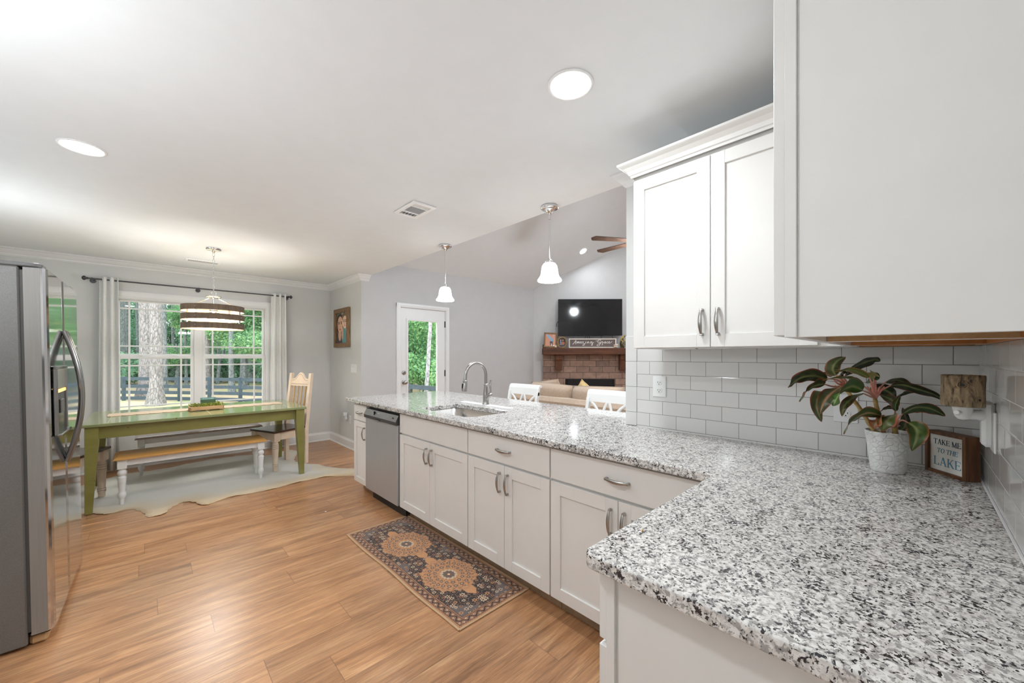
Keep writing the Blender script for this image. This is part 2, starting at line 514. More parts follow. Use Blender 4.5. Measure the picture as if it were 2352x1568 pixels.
# granite
def granite():
    t = NT('speckled_granite')
    p = t.pos()
    w = t.noise(p, 60, 2)
    pv = t.node('ShaderNodeVectorMath'); pv.operation = 'MULTIPLY_ADD'
    nz = t.node('ShaderNodeTexNoise'); nz.inputs['Scale'].default_value = 70; t.l.new(p, nz.inputs['Vector'])
    t.l.new(nz.outputs[1], pv.inputs[0]); pv.inputs[1].default_value = (.012, .012, .012); t.l.new(p, pv.inputs[2])
    P = pv.outputs[0]
    base = t.ramp(t.noise(P, 74, 3, .6), [(.30, (.41, .385, .365)), (.45, (.65, .62, .59)), (.62, (.82, .80, .77))])
    grey = t.ramp(t.noise(P, 100, 3, .6), [(.51, 0), (.575, 1)])
    c = t.mix(t.math('MULTIPLY', grey, .75), base, (.23, .215, .21))
    warm = t.ramp(t.noise(P, 45, 2, .5), [(.6, 0), (.72, 1)])
    c = t.mix(t.math('MULTIPLY', warm, .35), c, (.50, .44, .41))
    cl = t.noise(P, 26, 2, .5)
    sp = t.noise(P, 150, 3, .6)
    bl = t.ramp(t.math('ADD', sp, t.math('MULTIPLY', t.math('SUBTRACT', cl, .5), .5)), [(.568, 0), (.622, 1)])
    c = t.mix(bl, c, (.035, .033, .037))
    sp2 = t.ramp(t.noise(P, 95, 2, .5), [(.645, 0), (.685, 1)])
    c = t.mix(sp2, c, (.03, .028, .032))
    return t.out(c, .09, coat=.0, spec=.55)
M['granite'] = granite()

# vinyl plank floor: boards run along X
def planks():
    t = NT('vinyl_plank_floor')
    W, L = .18, 1.22
    x, y, z = t.sep(t.pos())[:3]
    row = t.math('FLOOR', t.math('DIVIDE', y, W))
    wn_ = t.node('ShaderNodeTexWhiteNoise', noise_dimensions='1D'); t.l.new(row, wn_.inputs['W'])
    xo = t.math('ADD', x, t.math('MULTIPLY', wn_.outputs[0], L))
    colm = t.math('FLOOR', t.math('DIVIDE', xo, L))
    idv = t.comb(row, colm)
    w2 = t.node('ShaderNodeTexWhiteNoise', noise_dimensions='2D'); t.l.new(idv, w2.inputs['Vector'])
    rnd = w2.outputs[0]
    fy = t.math('FRACT', t.math('DIVIDE', y, W)); fx = t.math('FRACT', t.math('DIVIDE', xo, L))
    ey = t.math('MINIMUM', fy, t.math('SUBTRACT', 1, fy)); ex = t.math('MINIMUM', fx, t.math('SUBTRACT', 1, fx))
    seam = t.math('MAXIMUM', t.math('LESS_THAN', ey, .006), t.math('LESS_THAN', ex, .0011))
    gv = t.comb(t.math('ADD', t.math('MULTIPLY', x, 1.0), t.math('MULTIPLY', rnd, 37)), t.math('MULTIPLY', y, 9), t.math('MULTIPLY', rnd, 11))
    g1 = t.noise(gv, 1.6, 6, .62, 1.0)
    gv2 = t.comb(t.math('MULTIPLY', x, 3.0), t.math('MULTIPLY', y, 90), rnd)
    g2 = t.noise(gv2, 2.2, 4, .65)
    c = t.ramp(g1, [(.26, srgb(142, 100, 68)), (.42, srgb(180, 131, 92)), (.58, srgb(203, 153, 110)), (.76, srgb(222, 178, 134))])
    fine = t.ramp(g2, [(.34, .68), (.6, 1.08)])
    c = t.mix(1.0, c, fine, 'MULTIPLY')
    tone = t.ramp(rnd, [(0, (.86, .86, .88)), (.5, (1, .98, .95)), (1, (1.08, 1.04, 1.0))])
    c = t.mix(1.0, c, tone, 'MULTIPLY')
    knot = t.ramp(t.noise(t.comb(t.math('MULTIPLY', x, 2), t.math('MULTIPLY', y, 8), rnd), 1.8, 2, .5), [(.70, 0), (.78, 1)])
    c = t.mix(t.math('MULTIPLY', knot, .45), c, srgb(92, 62, 44))
    c = t.mix(t.math('MULTIPLY', seam, .55), c, srgb(80, 54, 38))
    t.bump(t.math('SUBTRACT', t.math('MULTIPLY', g2, .3), seam), .12, .002)
    r = t.ramp(g2, [(.3, .36), (.7, .26)])
    return t.out(c, r, spec=.8)
M['floor'] = planks()

# glazed subway tile: rows .0763 high, tiles .157 wide; 'axis' is the wall's horizontal coordinate
def subway(name, axis, off, grout=(.20, .195, .19), rg=.10):
    t = NT(name)
    sx = t.sep(t.pos()); u = sx[1] if axis == 'y' else sx[0]; z = sx[2]
    H, W = .0763, .1568
    zr = t.math('DIVIDE', t.math('SUBTRACT', z, .922), H)
    row = t.math('FLOOR', zr)
    par = t.math('ABSOLUTE', t.math('MODULO', row, 2.0))
    uu = t.math('DIVIDE', t.math('SUBTRACT', u, off), W)
    uu = t.math('ADD', uu, t.math('MULTIPLY', t.math('SUBTRACT', 1.0, par), .5))
    col = t.math('FLOOR', uu)
    fu = t.math('FRACT', uu); fz = t.math('FRACT', zr)
    eu = t.math('MULTIPLY', t.math('MINIMUM', fu, t.math('SUBTRACT', 1, fu)), W)
    ez = t.math('MULTIPLY', t.math('MINIMUM', fz, t.math('SUBTRACT', 1, fz)), H)
    e = t.math('MINIMUM', eu, ez)
    g = t.math('LESS_THAN', e, .0011)
    h = t.math('MINIMUM', t.math('DIVIDE', e, .0035), 1.0)
    w2 = t.node('ShaderNodeTexWhiteNoise', noise_dimensions='2D'); t.l.new(t.comb(row, col), w2.inputs['Vector'])
    c = t.mix(w2.outputs[0], (.70, .69, .675), (.745, .735, .72))
    c = t.mix(g, c, grout)
    wav = t.noise(t.pos(), 14, 2)
    t.bump(t.math('ADD', h, t.math('MULTIPLY', wav, .35)), .35, .0012)
    r = t.ramp(g, [(0, rg), (1, .8)])
    return t.out(c, r)
M['tile_y'] = subway('subway_tile_long_wall', 'y', 1.160-.1568*12)
M['tile_x'] = subway('subway_tile_side_wall', 'x', 2.148-.1568*14-.01, (.62, .62, .61), .05)

# green distressed paint
def greenpaint(name, c1, c2, rough):
    t = NT(name)
    v = t.mapv(t.obj(), (2, 6, 6))
    c = t.ramp(t.noise(v, 2, 4, .6), [(.3, c2), (.7, c1)])
    chip = t.ramp(t.noise(t.obj(), 9, 5, .75, .4), [(.655, 0), (.675, 1)])
    c = t.mix(chip, c, srgb(124, 84, 44))
    return t.out(c, rough, coat=.25)
M['green'] = greenpaint('distressed_green_paint', srgb(142, 138, 76), srgb(126, 122, 62), .35)
M['green_top'] = greenpaint('green_table_top', srgb(150, 158, 112), srgb(134, 144, 98), .13)

# cowhide
def hide():
    t = NT('cream_cowhide')
    n = t.node('ShaderNodeVertexColor'); n.layer_name = 'edge'
    e = t.math('ADD', n.outputs[0], t.math('MULTIPLY', t.math('SUBTRACT', t.noise(t.obj(), 3, 4, .6), .5), .7))
    c = t.ramp(e, [(.0, srgb(206, 176, 132)), (.35, srgb(214, 196, 166)), (.75, srgb(212, 208, 198))])
    st = t.noise(t.mapv(t.obj(), (4, 30, 1)), 5, 4, .7)
    c = t.mix(t.math('MULTIPLY', st, .3), c, srgb(190, 186, 178))
    t.bump(t.noise(t.obj(), 120, 3), .3, .004)
    return t.out(c, .6, sheen=.4)
M['hide'] = hide()

# fireplace brick tile in object space (x across, z up)
def fbrick():
    t = NT('brown_fireplace_brick')
    x, y, z = t.sep(t.obj())[:3]
    H, W = .1175, .2545
    zr = t.math('DIVIDE', t.math('SUBTRACT', z, 1.1265-.1175*12), H); row = t.math('FLOOR', zr)
    par = t.math('ABSOLUTE', t.math('MODULO', row, 2.0))
    uu = t.math('ADD', t.math('DIVIDE', t.math('SUBTRACT', x, 1.212-1.35-.2545*12), W), t.math('MULTIPLY', par, .5))
    col = t.math('FLOOR', uu); fu = t.math('FRACT', uu); fz = t.math('FRACT', zr)
    e = t.math('MINIMUM', t.math('MULTIPLY', t.math('MINIMUM', fu, t.math('SUBTRACT', 1, fu)), W), t.math('MULTIPLY', t.math('MINIMUM', fz, t.math('SUBTRACT', 1, fz)), H))
    e = t.math('ADD', e, t.math('MULTIPLY', t.math('SUBTRACT', t.noise(t.obj(), 30, 3), .5), .004))
    g = t.math('LESS_THAN', e, .003)
    w2 = t.node('ShaderNodeTexWhiteNoise', noise_dimensions='2D'); t.l.new(t.comb(row, col), w2.inputs['Vector'])
    c = t.ramp(w2.outputs[0], [(0, srgb(132, 110, 100)), (.5, srgb(156, 126, 110)), (1, srgb(168, 138, 120))])
    c = t.mix(t.ramp(t.noise(t.obj(), 12, 5, .7), [(.4, 0), (.7, .5)]), c, srgb(88, 76, 72))
    c = t.mix(g, c, srgb(62, 50, 44))
    t.bump(t.math('MINIMUM', t.math('DIVIDE', e, .006), 1.0), .6, .006)
    return t.out(c, .75)
M['fbrick'] = fbrick()

def bark(name, c1, c2):
    t = NT(name)
    v = t.mapv(t.obj(), (1, 1, .28))
    vo = t.node('ShaderNodeTexVoronoi', feature='DISTANCE_TO_EDGE'); vo.inputs['Scale'].default_value = 16; t.l.new(v, vo.inputs['Vector'])
    f = t.noise(v, 14, 5, .7)
    c = t.ramp(f, [(.35, c2), (.65, c1)])
    c = t.mix(t.ramp(vo.outputs[0], [(0, .8), (.12, 0)]), c, tuple(k*.4 for k in c2))
    t.bump(vo.outputs[0], .6, .03)
    return t.out(c, .9)
M['bark'] = bark('pine_bark', srgb(158, 152, 152), srgb(112, 106, 106))
M['bark_dark'] = bark('dark_bark', srgb(146, 150, 152), srgb(104, 110, 112))
M['bark_pale'] = bark('pale_bark', srgb(176, 174, 176), srgb(140, 138, 142))
def leafm(name, a, b, c_):
    t = NT(name)
    n = t.node('ShaderNodeVertexColor'); n.layer_name = 'leaf'
    c = t.ramp(n.outputs[0], [(0, a), (.5, b), (1, c_)])
    f = t.noise(t.obj(), 9, 2)
    c = t.mix(t.math('MULTIPLY', f, .25), c, b)
    t.out(c, .55)
    tl = t.node('ShaderNodeBsdfTranslucent'); t.l.new(c, tl.inputs[0])
    mx = t.node('ShaderNodeMixShader'); mx.inputs[0].default_value = .5
    t.l.new(t.b.outputs[0], mx.inputs[1]); t.l.new(tl.outputs[0], mx.inputs[2]); t.l.new(mx.outputs[0], t.n['Material Output'].inputs[0])
    return t.m
M['leaf_bright'] = leafm('bright_leaves', srgb(72, 122, 84), srgb(132, 182, 130), srgb(182, 214, 156))
M['leaf_deep'] = leafm('deep_leaves', srgb(96, 138, 118), srgb(124, 168, 138), srgb(158, 194, 158))  # greens lifted and greyed to stand in for haze over the woods
M['moss'] = leafm('sprig_green', srgb(92, 116, 40), srgb(142, 158, 52), srgb(180, 186, 80))
def ground():
    t = NT('yard_ground')
    p = t.pos()
    f = t.noise(t.mapv(p, (1, 1, 1), rot=(0, 0, R(-43))), .35, 4, .6)
    c = t.ramp(f, [(.36, srgb(150, 172, 108)), (.5, srgb(184, 166, 140)), (.66, srgb(174, 150, 126))])
    c = t.mix(t.math('MULTIPLY', t.noise(p, 9, 4, .7), .35), c, srgb(150, 132, 104))
    return t.out(c, .95)
M['ground'] = ground()
def logm():
    t = NT('wood_bark_ceramic')
    x, y, z = t.sep(t.obj())[:3]
    v = t.mapv(t.obj(), (55, 55, 14))
    f = t.noise(v, 1.0, 5, .7, 1.2)
    c = t.ramp(f, [(.36, srgb(46, 38, 30)), (.47, srgb(134, 114, 88)), (.62, srgb(176, 154, 122))])
    t.bump(f, .6, .004)
    return t.out(c, .7)
M['log'] = logm()
def potm():
    t = NT('white_hammered_ceramic')
    vo = t.node('ShaderNodeTexVoronoi', feature='DISTANCE_TO_EDGE'); vo.inputs['Scale'].default_value = 52; t.l.new(t.mapv(t.obj(), (1, 1, 1.3)), vo.inputs['Vector'])
    t.bump(t.math('MINIMUM', vo.outputs[0], .12), .9, .012)
    c = t.ramp(t.noise(t.obj(), 10, 2), [(.3, (.66, .655, .64)), (.7, (.69, .685, .67))])
    return t.out(c, .45)
M['pot'] = potm()
def plantleaf():
    t = NT('aglaonema_leaf')
    n = t.node('ShaderNodeVertexColor'); n.layer_name = 'leaf'
    c = n.outputs[0]
    c = t.mix(t.math('MULTIPLY', t.noise(t.obj(), 60, 4, .7), .35), c, (.02, .03, .012))
    return t.out(c, .35, coat=.15)
M['plant_leaf'] = plantleaf()
M['stem'] = plain('jointed_stem', srgb(176, 150, 92), .6, var=.3, scale=60)
# ------------------------------------------------------------------ the room
XW, XS = 2.156, 2.268          # kitchen side and living side of the dividing wall
YF, YD, ZC = 6.48, 5.28, 2.455  # window wall, door wall, flat ceiling
YW2 = -.164                     # side wall behind the counter leg
ZV = lambda y: 2.665 + .68*(5.28-y)
def struct(o): return tag(o, kind='structure')

m = MB(); m.box(-1.27, 7.4, -2.5, 6.62, -.06, 0); struct(m.build('floor', M['floor']))
m = MB(); m.box(-1.27, XS, -.28, 6.62, ZC, ZC+.05); struct(m.build('ceiling', M['ceiling']))
# window wall with its opening
WX0, WX1, WZ0, WZ1 = -.27, 1.28, .60, 2.03
m = MB()
m.box(-1.27, WX0, YF, YF+.14, 0, ZC); m.box(WX1, XS, YF, YF+.14, 0, ZC)
m.box(WX0, WX1, YF, YF+.14, 0, WZ0); m.box(WX0, WX1, YF, YF+.14, WZ1, ZC)
struct(m.build('wall_far', M['wall']))
m = MB(); m.box(XW, XS, YD+.004, YF, 0, ZC); struct(m.build('wall_nook', M['wall']))
m = MB(); m.box(-1.27, -1.15, -.28, YF, 0, ZC); struct(m.build('wall_left', M['wall']))
m = MB(); m.box(-1.15, XS, -.28, YW2, 0, ZC); struct(m.build('wall_near', M['wall']))
m = MB(); m.box(XW, XS, YW2, 1.237, 0, ZC); struct(m.build('wall_right', M['wall']))
# header between flat ceiling and vault
ZR = ZV(1.44)
m = MB()
poly = [(-2.5, ZC+.05), (5.28, ZC+.05), (5.28, 2.665), (1.44, ZR), (-2.5, ZV(1.44)-.68*3.94)]
m._add([(XS-.1, y, z) for y, z in poly]+[(XS, y, z) for y, z in poly], [(0, 1, 2, 3, 4), (5, 6, 7, 8, 9)]+[(i, (i+1) % 5, (i+1) % 5+5, i+5) for i in range(5)])
m.box(XS-.1, XS, -2.5, -.28, 0, ZC+.05)
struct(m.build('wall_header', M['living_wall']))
# door wall
DX0, DX1, DZ1 = 2.735, 3.545, 2.07
m = MB()
m.box(XW+.0005, XS, YD, YD+.0035, 0, ZC-.0005); m.box(XS, DX0, YD, YD+.14, 0, 2.665); m.box(DX1, 5.75, YD, YD+.14, 0, 2.665); m.box(DX0, DX1, YD, YD+.14, DZ1, 2.665)  # thin first sheet carries the dim tone onto the nook wall's end
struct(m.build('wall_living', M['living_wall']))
# corner wall behind the fireplace, 45 degrees
RD = Matrix.Rotation(R(-45), 4, 'Z')
m = MB(RD)
u0, u1 = .241, 2.70
zz = lambda u: ZV(7.71*.70711-.70711*u)
m._add([(u0, 7.71, 0), (u1, 7.71, 0), (u1, 7.71, zz(u1)), (u0, 7.71, zz(u0)), (u0, 7.83, 0), (u1, 7.83, 0), (u1, 7.83, zz(u1)), (u0, 7.83, zz(u0))],
       [(0, 1, 2, 3), (4, 5, 6, 7), (0, 1, 5, 4), (1, 2, 6, 5), (2, 3, 7, 6), (3, 0, 4, 7)])
struct(m.build('wall_fireplace', M['living_wall']))
XE = 7.71*.70711+.70711*u1; YE = 7.71*.70711-.70711*u1
m = MB()
pl = [(-2.5, 0), (YE, 0), (YE, ZV(YE)), (1.44, ZR), (-2.5, ZR-.68*3.94)]
m._add([(XE, y, z) for y, z in pl]+[(XE+.12, y, z) for y, z in pl], [(0, 1, 2, 3, 4), (5, 6, 7, 8, 9)]+[(i, (i+1) % 5, (i+1) % 5+5, i+5) for i in range(5)])
struct(m.build('wall_east', M['living_wall']))
m = MB(); m.box(XS-.1, XE+.12, -2.6, -2.5, 0, 2.7); struct(m.build('wall_south', M['living_wall']))
m = MB()
for (ya, za, yb, zb) in ((5.42, ZV(5.42), 1.44, ZR), (1.44, ZR, -2.6, ZR-.68*4.04)):
    m._add([(XS-.1, ya, za), (XE+.12, ya, za), (XE+.12, yb, zb), (XS-.1, yb, zb), (XS-.1, ya, za+.06), (XE+.12, ya, za+.06), (XE+.12, yb, zb+.06), (XS-.1, yb, zb+.06)],
           [(0, 1, 2, 3), (4, 5, 6, 7), (0, 1, 5, 4), (1, 2, 6, 5), (2, 3, 7, 6), (3, 0, 4, 7)])
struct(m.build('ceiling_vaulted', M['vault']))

# crown moulding and baseboards
crown = [(0, 0), (.072, 0), (.072, -.012), (.058, -.018), (.045, -.035), (.028, -.052), (.018, -.058), (.016, -.068), (.006, -.078), (0, -.082)]
m = MB(); m.sweep([(XS, YD, ZC), (XW, YD, ZC), (XW, YF, ZC), (-1.15, YF, ZC)], crown); struct(m.build('trim_1', M['trim']))
m = MB(); m.sweep([(XW, YW2, ZC), (XW, 1.237, ZC), (XS, 1.237, ZC)], crown); struct(m.build('trim_2', M['trim']))
base = [(0, 0), (.016, 0), (.016, .10), (.012, .112), (.007, .118), (.005, .132), (0, .132)]
shoe = [(.016, 0), (.028, 0), (.024, .012), (.016, .016)]
m = MB(); m.sweep([(XS, YD, 0), (XW, YD, 0), (XW, YF, 0), (-1.15, YF, 0)], base); m.sweep([(XS, YD, 0), (XW, YD, 0), (XW, YF, 0), (-1.15, YF, 0)], shoe)
struct(m.build('baseboard_far', M['trim']))
m = MB(); m.sweep([(5.6, YD, 0), (DX1+.06, YD, 0)], base); m.sweep([(DX0-.06, YD, 0), (XS, YD, 0)], base); struct(m.build('baseboard_living', M['trim']))

# ------------------------------------------------------------------ window
win = struct(thing('window_1', None, None, ((WX0+WX1)/2, YF, WZ0)))
m = MB()
for a, b, c, d in ((WX0-.075, WX0+.012, WZ0-.08, WZ1+.075), (WX1-.012, WX1+.075, WZ0-.08, WZ1+.075)):
    m.box(a, b, YF-.02, YF, c, d, .004)
    m.box(a+.012, b-.012, YF-.026, YF-.018, c, d, .003)
m.box(WX0-.075, WX1+.075, YF-.0205, YF, WZ1-.012, WZ1+.075, .004)
m.box(WX0-.06, WX1+.06, YF-.027, YF-.018, WZ1+.004, WZ1+.058, .004)
m.box(WX0-.10, WX1+.10, YF-.05, YF+.05, WZ0-.02, WZ0+.012, .005)
m.build('casing', M['trim'], win, world=True)
m = MB()
m.box(WX0, WX0+.022, YF-.005, YF+.10, WZ0, WZ1, .003); m.box(WX1-.022, WX1, YF-.005, YF+.10, WZ0, WZ1, .003)
m.box(WX0, WX1, YF-.004, YF+.10, WZ1-.02, WZ1, .003); m.box(WX0, WX1, YF, YF+.11, WZ0, WZ0+.03, .003)
m.box(.463, .545, YF-.006, YF+.10, WZ0, WZ1, .004)
m.build('window_frame', M['trim'], win, world=True)
for (xa, xb, va, vb) in ((WX0+.022, .463, -.137, .335), (.545, WX1-.022, .658, 1.125)):
    for (za, zb, y, s, hs, rb, rt) in ((WZ0+.03, 1.333, YF+.012, .036, (1.218, .729), .045, .034), (1.325, WZ1-.02, YF+.045, .032, (1.905, 1.454), .034, .022)):
        m = MB()
        m.box(xa, xa+s, y, y+.03, za, zb, .003); m.box(xb-s, xb, y, y+.03, za, zb, .003)
        m.box(xa+s-.002, xb-s+.002, y, y+.03, za, za+rb, .003); m.box(xa+s-.002, xb-s+.002, y, y+.03, zb-rt, zb, .003)
        for vx in (va, vb): m.box(vx-.009, vx+.009, y+.008, y+.022, za+rb, zb-rt, .003)
        for hz in hs: m.box(xa+s, xb-s, y+.009, y+.021, hz-.009, hz+.009, .003)
        sash = m.build('sash', M['trim'], win, world=True)
        m = MB(); m.box(xa+s, xb-s, y+.0135, y+.0165, za+rb, zb-rt); m.build('pane', M['pane'], sash, world=True)
        if y < YF+.03:
            for lx in (xa+.2, xb-.2):
                k = MB(); k.box(lx-.03, lx+.03, y+.004, y+.026, zb, zb+.008, .003); k.cyl((lx, y+.012, zb+.004), (lx, y+.012, zb+.014), .012, 12)
                k.box(lx-.005, lx+.025, y+.0, y+.01, zb+.006, zb+.013, .002); k.build('sash_lock', M['trim'], sash, world=True)

# ------------------------------------------------------------------ door
door = struct(thing('door_1', None, None, ((DX0+DX1)/2, YD, 0)))
m = MB()
for a, b in ((DX0-.058, DX0+.006), (DX1-.006, DX1+.058)):
    m.box(a, b, YD-.018, YD, 0, DZ1+.05, .003); m.box(a+.014, b-.016, YD-.024, YD-.016, 0, DZ1+.036, .003)
m.box(DX0-.058, DX1+.058, YD-.0185, YD, DZ1-.006, DZ1+.052, .003); m.box(DX0-.044, DX1+.044, YD-.025, YD-.016, DZ1+.012, DZ1+.038, .003)
m.build('casing', M['trim'], door, world=True)
m = MB(); m.box(DX0, DX0+.012, YD+.0, YD+.12, 0, DZ1); m.box(DX1-.012, DX1, YD+.0, YD+.12, 0, DZ1); m.box(DX0, DX1, YD+.0, YD+.12, DZ1-.012, DZ1)
m.build('jamb', M['trim'], door, world=True)
LX0, LX1, LZ0, LZ1 = 2.872, 3.392, .28, 1.872
m = MB()
a, b = DX0+.014, DX1-.014
m.box(a, LX0, YD+.012, YD+.055, .015, DZ1-.015); m.box(LX1, b, YD+.012, YD+.055, .015, DZ1-.015)
m.box(LX0, LX1, YD+.012, YD+.055, .015, LZ0); m.box(LX0, LX1, YD+.012, YD+.055, LZ1, DZ1-.015)
leaf = m.build('door_panel', M['trim'], door, world=True)
m = MB()
for r in ((LX0-.03, LX0+.004, LZ0-.03, LZ1+.03), (LX1-.004, LX1+.03, LZ0-.03, LZ1+.03)): m.box(r[0], r[1], YD+.002, YD+.014, r[2], r[3], .004)
for r in ((LX0-.03, LX1+.03, LZ0-.03, LZ0+.004), (LX0-.03, LX1+.03, LZ1-.004, LZ1+.03)): m.box(r[0], r[1], YD+.0015, YD+.014, r[2], r[3], .004)
m.build('glazing_bead', M['trim'], leaf, world=True)
m = MB(); m.box(LX0, LX1, YD+.03, YD+.034, LZ0, LZ1); m.build('pane', M['pane'], leaf, world=True)
m = MB(); m.lathe([(.001, 0), (.026, .0), (.03, .008), (.026, .016), (.018, .02), (.001, .022)], seg=20); 
for nm, z, extra in (('deadbolt', 1.085, False), ('door_knob', .94, True)):
    k = MB(Matrix.Translation((2.805, YD+.012, z)) @ Matrix.Rotation(R(90), 4, 'X'))
    k.lathe([(.033, 0), (.033, .006), (.028, .012), (.02, .014)], seg=24)
    if extra: k.lathe([(.011, .012), (.011, .035), (.02, .042), (.03, .055), (.030, .065), (.02, .076), (.001, .079)], seg=24)
    else: k.box(-.004, .004, -.016, .016, .012, .026, .002)
    k.build(nm, M['nickel'], leaf, world=True)
for z in (1.845, 1.055, .25):
    k = MB(); k.cyl((DX1-.014, YD+.004, z-.05), (DX1-.014, YD+.004, z+.05), .007, 10); k.box(DX1-.02, DX1-.006, YD+.004, YD+.014, z-.05, z+.05)
    k.build('hinge', M['black_metal'], leaf, world=True)

# ------------------------------------------------------------------ tiled splashbacks
m = MB(); m.box(2.148, XW, YW2+.008, 1.162, .9145, 1.372); tag(m.build('backsplash', M['tile_y']), 'white subway tile backsplash on the long wall behind the counter', 'backsplash', kind='structure')
m = MB()
edge_tile = plain('glazed_edge_tile', (.72, .71, .695), .12, var=.01)
z = .9145
for zt in (.997, 1.150, 1.3025, 1.457):
    m.box(2.146, XW, 1.1632, 1.2365, z+.0008, zt-.0008, .0015); z = zt
tag(m.build('backsplash_edge', edge_tile), 'column of upright white edge tiles at the open end of the wall', 'backsplash', kind='structure')
m = MB(); m.box(.70, 2.148, YW2, YW2+.008, .9145, 1.372); tag(m.build('backsplash', M['tile_x']), 'white subway tile backsplash on the side wall at the right', 'backsplash', kind='structure')

m = MB(); m.box(.70, 2.1475, YW2+.0082, YW2+.014, .9135, .9175, .001); struct(m.build('trim_3', M['trim']))
m = MB(); m.box(2.1435, 2.1478, YW2+.014, 1.162, .9135, .9165, .001); struct(m.build('trim_4', M['trim']))
# ------------------------------------------------------------------ cabinets
def pull(parent, x, z, vertical=True, y=0.0, L=.108, label=None):
    """arched bar pull at (x, z) on the face y, standing out towards -y"""
    m = MB()
    T = Matrix.Translation((x, y, z)) @ (Matrix.Identity(4) if vertical else Matrix.Rotation(R(90), 4, 'Y'))
    m.M = T
    n = 14; h = L/2
    pts = []; rs = []
    for k in range(n+1):
        t = -1+2*k/n
        pts.append((0, -.018-.012*(1-t*t), t*h)); rs.append(.0048+.0042*(1-t*t))
    m.tube(pts, rs, 8, flat=((0, 1, 0), .55))
    for s in (-1, 1):
        m.box(-.006, .006, -.021, 0, s*h-.006, s*h+.006, .002)
    return m.build('handle', M['nickel'], parent)

def shaker(parent, x, z, w, h, y=0.0, rail=.062, t=.019, name='door', hx=None, hz=None):
    m = MB()
    m.box(x, x+rail, y, y+t, z, z+h, .0012); m.box(x+w-rail, x+w, y, y+t, z, z+h, .0012)
    m.box(x+rail-.0003, x+w-rail+.0003, y, y+t, z, z+rail, .0012); m.box(x+rail-.0003, x+w-rail+.0003, y, y+t, z+h-rail, z+h, .0012)
    m.box(x+rail-.002, x+w-rail+.002, y+.009, y+t-.002, z+rail-.002, z+h-rail+.002)
    d = m.build(name, M['cab'], parent)
    if hx is not None: pull(d, hx, hz, True, y)
    return d

def slab_front(parent, x, z, w, h, handle=True, y=0.0):
    m = MB(); m.box(x, x+w, y, y+.019, z, z+h, .0015)
    d = m.build('drawer_front', M['cab'], parent)
    if handle: pull(d, x+w/2, z+h/2, False, y)
    return d

def base_unit(label, loc, rot, w, depth=.60, doors=2, drawer='handle', group=None, kick=True, gl=.003, gr=.003, bowl=False):
    t = thing('base_cabinet', label, 'cabinet', loc, rot, group)
    m = MB()
    if bowl:
        m.box(.0005, w-.0005, .0195, depth, .10, .66, .001); m.box(.0005, w-.0005, .0195, .045, .66, .8775, .001); m.box(.0005, .03, .045, depth, .66, .8775); m.box(w-.03, w-.0005, .045, depth, .66, .8775)
    else: m.box(.0005, w-.0005, .0195, depth, .10, .8775, .001)
    m.build('carcass', M['cab'], t)
    if kick:
        m = MB(); m.box(.001, w-.001, .095, .110, 0, .10); m.build('toe_kick', M['kick'], t)
    slab_front(t, gl, .712, w-gl-gr, .152, drawer == 'handle')
    z0, h = .108, .590
    if doors == 2:
        hw = (w-gl-gr-.003)/2
        shaker(t, gl, z0, hw, h, hx=gl+hw-.032, hz=.60)
        shaker(t, gl+hw+.003, z0, hw, h, hx=gl+hw+.003+.032, hz=.60)
    else:
        shaker(t, gl, z0, w-gl-gr, h, hx=w-gr-.034, hz=.60, rail=.05)
    return t

g = 'white shaker base cabinets under the granite counter'
XF = 1.503
base_unit('narrow white base cabinet at the far end beyond the dishwasher', (XF, 3.853, 0), R(-90), .300, doors=1, group=g)
base_unit('white sink base cabinet right beside the dishwasher, its top front without a handle', (XF, 2.906, 0), R(-90), .914, drawer='plain', group=g, bowl=True)
base_unit('white two-door base cabinet between the sink cabinet and the corner cabinet', (XF, 1.990, 0), R(-90), .694, group=g)
base_unit('white two-door base cabinet nearest the inner corner of the counter', (XF, 1.294, 0), R(-90), .782, group=g)
# leg of the L: fronts face the room, finished end faces the camera
t = base_unit('white base cabinet end with a plain side panel under the near counter corner', (1.485, .487, 0), R(180), .755, depth=.64, group=g)
m = MB(); m.box(.736, .7555, .0195, .040, .10, .8775, .001); m.build('face_frame', M['cab'], t)
for c in t.children:
    if c.name.startswith('carcass'):
        c.data = c.data.copy()
        for v in c.data.vertices:
            if v.co.x > .7: v.co.x = .747
m = MB(); m.box(.7465, .750, .046, .638, .10, .876, .001); m.build('side_panel', M['cab'], t)
m = MB(); m.box(.735, .7505, .085, .64, 0, .10); m.build('side_base', M['cab'], t)
m = MB(); m.box(XF+.02, 2.14, -.156, .508, .0, .8775); tag(m.build('corner_cabinet', M['cab']), 'blind corner cabinet carcass hidden under the inner counter corner', 'cabinet')
m = MB(); m.box(2.125, 2.15, 1.24, 3.85, 0, .8775, .002); tag(m.build('peninsula_back_panel', M['cab']), 'white panel closing the living room side of the peninsula', 'panel')

# dishwasher
t = thing('dishwasher', 'stainless dishwasher with a dark control strip, built in below the counter', 'dishwasher', (XF, 3.55, 0), R(-90))
W = .637
m = MB(); m.box(.002, W-.002, .03, .58, .10, .872); m.build('tub', M['black'], t)
m = MB(); m.box(.006, W-.006, -.014, .03, .108, .768, .004); m.build('door', M['steel_dw'], t)
m = MB()
pr = [(.028, .848), (-.004, .846), (-.030, .796), (-.026, .768), (.028, .766)]
m._add([(.004, y, z) for y, z in pr]+[(W-.004, y, z) for y, z in pr], [(0, 1, 2, 3, 4), (5, 6, 7, 8, 9)]+[(i, (i+1) % 5, (i+1) % 5+5, i+5) for i in range(5)])
cp = m.build('control_panel', M['dw_panel'], t)
sl = lambda z: -.004-.026*(.846-z)/.05-.0006
m = MB(); m.box(.235, .345, sl(.80)-.003, .01, .7665, .790, .006); m.build('handle_pocket', M['black_gloss'], cp)
